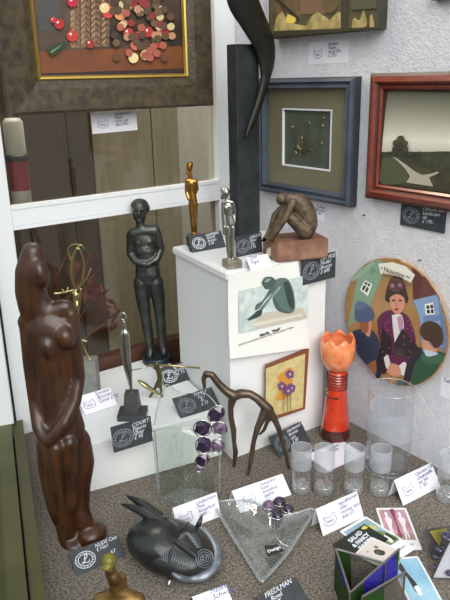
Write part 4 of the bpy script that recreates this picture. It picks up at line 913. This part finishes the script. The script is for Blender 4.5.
for a, b, r, mm in ((230, 72, 5.4, AMETHL), (268, 60, 5.6, AMETH), (300, 85, 5.2, AMETH), (260, 108, 5.0, AMETH)):
    r *= 1.2; p = f.g(*cd(a, b), .024); bm = BM(); bmesh.ops.create_icosphere(bm, subdivisions=2, radius=1, matrix=Matrix.Translation(p) @ Matrix.Diagonal((r*km, r*km*1.05, r*km*.75, 1)))
    for v in bm.verts: v.co += Vector((random.uniform(-1, 1), random.uniform(-1, 1), random.uniform(-1, 1)))*.0004
    st = obj('amethyst', bm, mm, f.o); bm = BM(); tube(bm, [p+Vector((r*1.08*km*math.cos(2*PI*i/18), r*1.12*km*math.sin(2*PI*i/18), -.001)) for i in range(18)], .0009, 6, True); obj('silver_setting', bm, WIRE, st, True)
bm = BM(); tube(bm, catmull([f.g(*cd(252, 122), .02), f.g(*cd(250, 150), .018), f.g(*cd(256, 185), .016), f.g(*cd(275, 210), .014), f.g(*cd(300, 222), .014)], 5), .0009, 6); tube(bm, catmull([f.g(*cd(262, 120), .02), f.g(*cd(250, 140), .018), f.g(*cd(252, 165), .016)], 4), .0007, 6); obj('silver_wire', bm, WIRE, f.o, True)
# little name tag under the dish point
p4 = [fl(*cd(a, b), .0185) for a, b in ((212, 218), (262, 214), (284, 236), (226, 258))]
t = thing('name_tag', 'little black tag lettered in white lying in the triangular glass dish', 'tag', (p4[0]+p4[1]+p4[2]+p4[3])/4); ol = t.location.copy()
bm = BM(); plate(bm, [p-ol for p in p4], (0, 0, -1), .0012); obj('tag_body', bm, mat('black_tag', (32, 34, 36), .5), t)
me = text_mesh('Design', .0095, .2, 'CENTER', 1, .0003); uu = (p4[2]-p4[3]); uu.z = 0; an = math.atan2(uu.y, uu.x)
me.transform(Matrix.Translation((0, 0, .0006)) @ Matrix.Rotation(an, 4, 'Z') @ Matrix.Translation((0, -.004, 0))); link('lettering', me, CHALK, t)

# ------------------------------------------------------------------ picture cards lower right
def flatcard(q, z, label, shapes, name='picture_card', tilt=0., group='picture cards by the stained glass holder', base=(226, 226, 228), inset=True):
    P = [fl(*p, z) for p in q]; c = (P[0]+P[1]+P[2]+P[3])/4; c.z = 0
    u = ((P[1]-P[0])+(P[2]-P[3])); u.z = 0; u.normalize(); an = math.atan2(u.y, u.x); W = ((P[1]-P[0]).length+(P[2]-P[3]).length)/2
    v = Vector((-u.y, u.x, 0)); Hc = abs(((P[0]+P[1]-P[2]-P[3])/2).dot(v))
    t = thing(name, label, 'card', (c.x, c.y, z), an, group)
    bm = BM(); pts = []
    for sx, sy in ((1, 1), (-1, 1), (-1, -1), (1, -1)):
        for kk in range(4):
            a = {(1, 1): 0, (-1, 1): PI/2, (-1, -1): PI, (1, -1): 1.5*PI}[(sx, sy)]+kk*PI/6; rr = .004
            pts.append((sx*(W/2-rr)+rr*math.cos(a), sy*(Hc/2-rr)+rr*math.sin(a)))
    prism(bm, pts, 0, .0010); obj('card', bm, flat(base), t)
    me = bpy.data.meshes.new('print'); bm = BM(); mats = []
    for kk, sh in enumerate(shapes):
        m_ = flat(sh[1]) if isinstance(sh[1], tuple) else sh[1]
        if m_ not in mats: mats.append(m_)
        P2 = [((x-.5)*W, (y-.5)*Hc) for x, y in sh[0]]
        if len(sh) > 2:
            c3 = catmull([(x, y, 0) for x, y in P2]+[(P2[0][0], P2[0][1], 0)], 5)[:-1]; P2 = [(q_.x, q_.y) for q_ in c3]
        fc = bm.faces.new([bm.verts.new((x, y, .0011+.00006*kk)) for x, y in P2]); fc.material_index = mats.index(m_); fc.normal_update()
        if fc.normal.z < 0: fc.normal_flip()
    bm.to_mesh(me); bm.free(); o = link('print', me, None, t)
    for m_ in mats: me.materials.append(m_)
    return t, W, Hc
def R4(a, b, c, d): return [(a, b), (c, b), (c, d), (a, d)]
def human(x, s=1): return [([(x-.05, .85), (x, .9), (x+.05, .85), (x+.03, .78), (x-.03, .78)], (232, 220, 224), 1), ([(x-.10, .72), (x, .78), (x+.12, .70), (x+.05, .5), (x+.07, .3), (x+.03, .25), (x, .42), (x-.03, .24), (x-.07, .26), (x-.05, .5)], (228, 214, 220), 1)]
flatcard([(377, 507), (409, 509.5), (418.5, 548.5), (388, 552)], .0005, 'pink picture card with two pale nude figures', [(R4(.07, .22, .93, .95), mat('pink_print', (162, 118, 128), .5, noise=20, col2=(196, 158, 164))), (R4(.07, .22, .93, .36), (160, 128, 122)), ([(.42, .95), (.58, .95), (.52, .6), (.56, .3), (.44, .3), (.48, .6)], (130, 60, 92), 1)]+human(.27)+human(.7)+[(R4(.15, .10, .8, .13), (170, 160, 166))])
flatcard([(346, 525.5), (373, 514.5), (408, 551), (383, 574)], .0018, 'pale blue picture card under the black salad card', [(R4(.06, .28, .94, .95), mat('pale_blue_print', (148, 178, 190), .5, noise=15, col2=(120, 150, 160))), ([(.6, .5), (.7, .62), (.85, .6), (.94, .45), (.94, .3), (.6, .3)], (110, 130, 84), 1), ([(.66, .42), (.78, .5), (.8, .36), (.7, .3)], (226, 226, 216), 1), ([(.8, .5), (.88, .5), (.9, .34), (.82, .32)], (40, 44, 44), 1), ([(.7, .75), (.8, .8), (.85, .7), (.78, .66)], (206, 190, 80), 1), (R4(.3, .12, .85, .15), (170, 170, 176))])
t, W, Hc = flatcard([(337, 541), (368, 523), (385, 541), (352, 566)], .0031, 'black card lettered salad and party', [(R4(.0, .0, 1, 1), mat('black_green_print', (32, 40, 34), .5, noise=20, col2=(22, 26, 24))), ([(.82, .9), (.95, .95), (.96, .8), (.86, .82)], (206, 190, 90), 1)], base=(30, 36, 32))
for body, y, sz in (('SALAD', .20, .0125), ('& FANCY', -.02, .0115), ('PARTY', -.25, .0135)):
    me = text_mesh(body, sz, .1, 'CENTER', 1, .0006); me.transform(Matrix.Translation((W*.04, Hc*y, .0014)) @ Matrix.Rotation(.1, 4, 'Z')); link('lettering', me, CHALK, t)
flatcard([(356, 553), (373, 536), (397, 551), (380, 570)], .0045, 'cream card with a small black and green spotted print', [(R4(.05, .05, .95, .95), (214, 204, 196)), ([(.4, .5), (.5, .6), (.62, .52), (.66, .3), (.52, .22), (.42, .34)], (60, 62, 54), 1), ([(.45, .45), (.52, .5), (.5, .36)], (90, 110, 60), 1), ([(.6, .66), (.7, .7), (.72, .58), (.64, .54)], (120, 110, 100), 1), (R4(.3, .7, .36, .74), (150, 60, 60))])
flatcard([(404, 558), (417, 556), (447, 608), (395, 612)], .0018, 'light blue card with a black and white painted shape', [(R4(.06, .05, .94, .96), mat('sky_print', (120, 170, 196), .5, noise=14, col2=(160, 200, 216))), ([(.16, .9), (.32, .92), (.38, .7), (.5, .45), (.45, .3), (.34, .32), (.3, .6), (.18, .76)], (52, 48, 54), 1), ([(.1, .96), (.26, .98), (.3, .88), (.16, .84)], (226, 226, 226), 1), ([(.36, .4), (.5, .42), (.52, .28), (.4, .24)], (228, 228, 230), 1)])

# ------------------------------------------------------------------ stained glass
def sg(name, tint, milkc, milk=.5):
    return glass(name, tint, .06, .3, .08, milk=milk, milkcol=milkc)
SGG = sg('green_stained_glass', (60, 90, 50), (52, 84, 40), .6); SGB = sg('violet_stained_glass', (60, 50, 170), (62, 48, 176), .65); SGC = sg('clear_stained_glass', (214, 214, 210), (150, 146, 138), .18); SGY = sg('yellow_stained_glass', (190, 180, 80), (176, 166, 84), .5); SGW = sg('white_stained_glass', (220, 222, 226), (196, 198, 204), .7)
LEAD = mat('lead_came', (150, 148, 142), .3, .9); LEADD = mat('dark_lead', (74, 74, 66), .4, .7)
SP = fl(368, 604); t = thing('stained_glass_holder', 'violet and green stained glass holder with silvery edges, lower right', 'stained glass', SP)
hS = .075
def top(px, py): return fl(px, py, hS)-SP
def low(px, py, s=.0): v = fl(px, py, hS)-SP; return Vector((v.x, v.y, s))
def panel(name, A, B, za, zb, pieces, parent):
    """vertical panel between two rim points; pieces = [(poly in (u,v)), material]"""
    pr_ = None; n = Vector((-(B-A).y, (B-A).x, 0)).normalized()
    def P(u, v): b = A+(B-A)*u; return Vector((b.x, b.y, b.z*v))
    root = None
    for poly, m_ in pieces:
        bm = BM(); plate(bm, [P(u, v)-n*.001 for u, v in poly], n, .002)
        o = obj('glass_piece' if root else name, bm, m_, root or parent)
        if root is None: root = o
    bm = BM()
    for poly, m_ in pieces:
        for i in range(len(poly)): tube(bm, [P(*poly[i]), P(*poly[(i+1) % len(poly)])], .0011, 6)
    obj('lead_line', bm, LEADD, root); return root
A = top(336, 549); B = top(350, 593); Cc = top(399, 549); D_ = top(385, 563); E_ = top(362, 597); G_ = top(405, 572)
panel('end_panel', A, B, 0, hS, [([(0, 0), (1, 0), (1, .5), (.5, .75), (0, .6)], SGG), ([(0, .6), (.5, .75), (0, 1)], SGG), ([(0, 1), (.5, .75), (1, 1)], SGB), ([(.5, .75), (1, .5), (1, 1)], SGG)], t)
panel('middle_panel', B, Cc, 0, hS, [([(0, 0), (1, 0), (1, .3), (.6, .4), (0, .3)], SGG), ([(0, .3), (.3, .36), (.25, 1), (0, 1)], SGG), ([(.3, .36), (.6, .4), (1, .3), (.9, 1), (.25, 1)], SGB), ([(1, .3), (1, 1), (.9, 1)], SGG)], t)
panel('back_panel', A, D_, 0, hS, [([(0, 0), (.35, 0), (.3, 1), (0, 1)], SGG), ([(.35, 0), (1, 0), (1, 1), (.3, 1)], SGC)], t)
panel('front_panel', E_, G_, 0, hS, [([(0, 0), (.55, 0), (.5, .9), (0, 1)], SGG), ([(.55, 0), (1, 0), (1, 1), (.5, .9)], SGC)], t)
bm = BM(); plate(bm, [low(*p, .002) for p in ((336, 549), (350, 593), (362, 597), (405, 572), (399, 549), (385, 563))], (0, 0, -1), .002); obj('base', bm, SGC, t)
bm = BM()
for X_, Y_ in ((A, B), (B, Cc), (A, D_), (E_, G_)): tube(bm, [X_, Y_], .0018, 8)
for X_ in (A, B, Cc, D_, E_, G_): tube(bm, [X_, Vector((X_.x, X_.y, 0))], .0016, 8)
obj('silver_rim', bm, LEAD, t)
# glass lantern at the right edge
SP = fl(446, 574); t = thing('stained_glass_lantern', 'glass ornament with dark agate discs and a yellow piece at the right edge', 'stained glass', SP)
q = lambda x, y, z: fl(x, y, z)-SP
bm = BM(); plate(bm, [q(423, 531, .05), q(452, 526, .05), q(460, 548, .01), q(432, 560, .0)], (.3, .3, .9), .002); obj('clear_piece', bm, sg('smoky_glass', (190, 190, 188), (130, 130, 130), .25), t)
bm = BM(); plate(bm, [q(430, 532, .053), q(447, 529.5, .053), q(439, 546, .03)], (.3, .3, .9), .002); obj('yellow_piece', bm, SGY, t)
bm = BM(); plate(bm, [q(452, 536, .06), q(432.5, 578, .0), q(475, 580, .0), q(470, 540, .06)], (.3, .3, .9), .002); obj('white_piece', bm, SGW, t)
AG = mat('dark_agate', (38, 32, 56), .15, coat=.6, noise=60, col2=(70, 60, 88))
for x, y, z, r in ((448, 536, .06, 7), (440, 549, .035, 4.5), (436, 557, .022, 3), (434.5, 567, .012, 3), (450, 573, .012, 4)):
    bm = BM(); ell(bm, q(x, y, z), (r*.00185, r*.00185, .004), sub=2); obj('agate_disc', bm, AG, t, True)
bm = BM(); tube(bm, [q(452, 536, .062), q(432.5, 578, .002), q(475, 580, .002)], .0012, 6); obj('lead_edge', bm, LEADD, t, True)

# ------------------------------------------------------------------ behind the door glass
yb = 1.60
cb = pY(60, 330, yb); t = thing('dried_branch', 'reddish brown dried branch with leaves behind the lower door pane', 'dried plant', (cb.x, yb, 0)); ol = t.location.copy()
w_ = lambda x, y, dy=0.: pY(x, y, yb+dy)-ol
bm = BM()
for L, r in (([(66, 372), (64, 340), (60, 310), (56, 280), (52, 255), (51, 240), (53, 222)], .004), ([(56, 280), (64, 262), (70, 248), (68, 240)], .003), ([(60, 310), (74, 290), (84, 270), (90, 252)], .003), ([(64, 340), (84, 312), (98, 290)], .003), ([(66, 355), (90, 335), (106, 322)], .003), ([(52, 255), (46, 246), (47, 236)], .002)):
    tube(bm, catmull([w_(x, y) for x, y in L], 5), r, 6)
tube(bm, [w_(66, 372), Vector((w_(66, 372).x, 0, 0))], .004, 6)
obj('stem', bm, mat('dry_stem', (128, 70, 40), .6), t, True)
bm = BM(); random.seed(11)
for k_ in range(90):
    s_ = random.random(); x = 78+28*s_+random.gauss(0, 6); y = 262+58*s_+random.gauss(0, 9); c = w_(x, y, random.uniform(-.03, .03)); a = random.uniform(0, 6.28); L = random.uniform(.012, .026)
    d1 = Vector((math.cos(a), random.uniform(-.5, .5), math.sin(a)))*L; d2 = Vector((-math.sin(a), random.uniform(-.5, .5), math.cos(a)))*L*.3
    bm.faces.new([bm.verts.new(p) for p in (c-d1, c-d1*.2+d2, c+d1, c-d1*.2-d2)])
obj('leaves', bm, mat('dry_leaf', (140, 60, 38), .6, noise=30, col2=(104, 50, 38)), t)
# street reflection built as a tube behind the upper pane, on an added ledge
bm = BM(); box(bm, (.30, YB+.05, RB-.01), (.56, 1.64, RB)); structure(obj('added_ledge_1', bm, BROWN))
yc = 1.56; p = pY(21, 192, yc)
t = thing('street_reflection', 'street reflection in the upper door pane, shaped as a white tube with red panel', 'street_reflection', (p.x, yc, RB)); ol = t.location.copy()
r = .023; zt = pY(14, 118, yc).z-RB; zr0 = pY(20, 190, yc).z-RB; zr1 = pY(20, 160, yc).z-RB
bm = BM(); lathe(bm, [(0, 0), (r, 0), (r, zr0)], 24); lathe(bm, [(r, zr1+.012), (r, zt-.01), (r*.7, zt), (0, zt)], 24); obj('tube', bm, mat('reflection_white', (206, 208, 204), .4), t, True)
bm = BM(); lathe(bm, [(r*1.01, zr0), (r*1.01, zr1)], 24); o = obj('red_panel', bm, mat('reflection_red', (150, 40, 40), .4), t, True)
bm = BM(); lathe(bm, [(r*1.15, zr1), (r*1.25, zr1+.006), (r*1.15, zr1+.014), (r, zr1+.014)], 24); o = obj('collar', bm, mat('reflection_black', (40, 40, 48), .4), t, True)

# ------------------------------------------------------------------ light
w = bpy.data.worlds.new('world'); SC.world = w; w.use_nodes = True; nt = w.node_tree; bg = nt.nodes['Background']
tc = nt.nodes.new('ShaderNodeTexCoord'); sx = nt.nodes.new('ShaderNodeSeparateXYZ'); nt.links.new(tc.outputs['Generated'], sx.inputs[0])
rp = nt.nodes.new('ShaderNodeValToRGB'); e = rp.color_ramp.elements
e[0].position = .42; e[0].color = (.20, .19, .17, 1); e[1].position = .75; e[1].color = (.86, .91, 1.0, 1)
ma = nt.nodes.new('ShaderNodeMath'); ma.operation = 'MULTIPLY_ADD'; ma.inputs[1].default_value = .5; ma.inputs[2].default_value = .5
nt.links.new(sx.outputs['Z'], ma.inputs[0]); nt.links.new(ma.outputs[0], rp.inputs['Fac']); nt.links.new(rp.outputs['Color'], bg.inputs['Color'])
bg.inputs['Strength'].default_value = .95
sun = bpy.data.lights.new('daylight', 'SUN'); sun.energy = 2.3; sun.angle = math.radians(50); sun.color = (1, .98, .94)
so = bpy.data.objects.new('daylight', sun); COL.objects.link(so)
so.rotation_euler = Vector((.34, .80, -.58)).to_track_quat('-Z', 'Y').to_euler()
vs = SC.view_settings; vs.view_transform = 'Standard'; vs.look = 'None'; vs.gamma = 1; vs.use_curve_mapping = False; vs.exposure = .42
lt = bpy.data.lights.new('back_room_fill', 'AREA'); lt.energy = 19; lt.size = .9; lt.size_y = .16; lt.shape = 'RECTANGLE'; lt.color = (1, .95, .86)  # fill light added to brighten the room behind the partition; no fixture there
lo = bpy.data.objects.new('back_room_fill', lt); COL.objects.link(lo); lo.location = (.8, 1.56, 1.70)
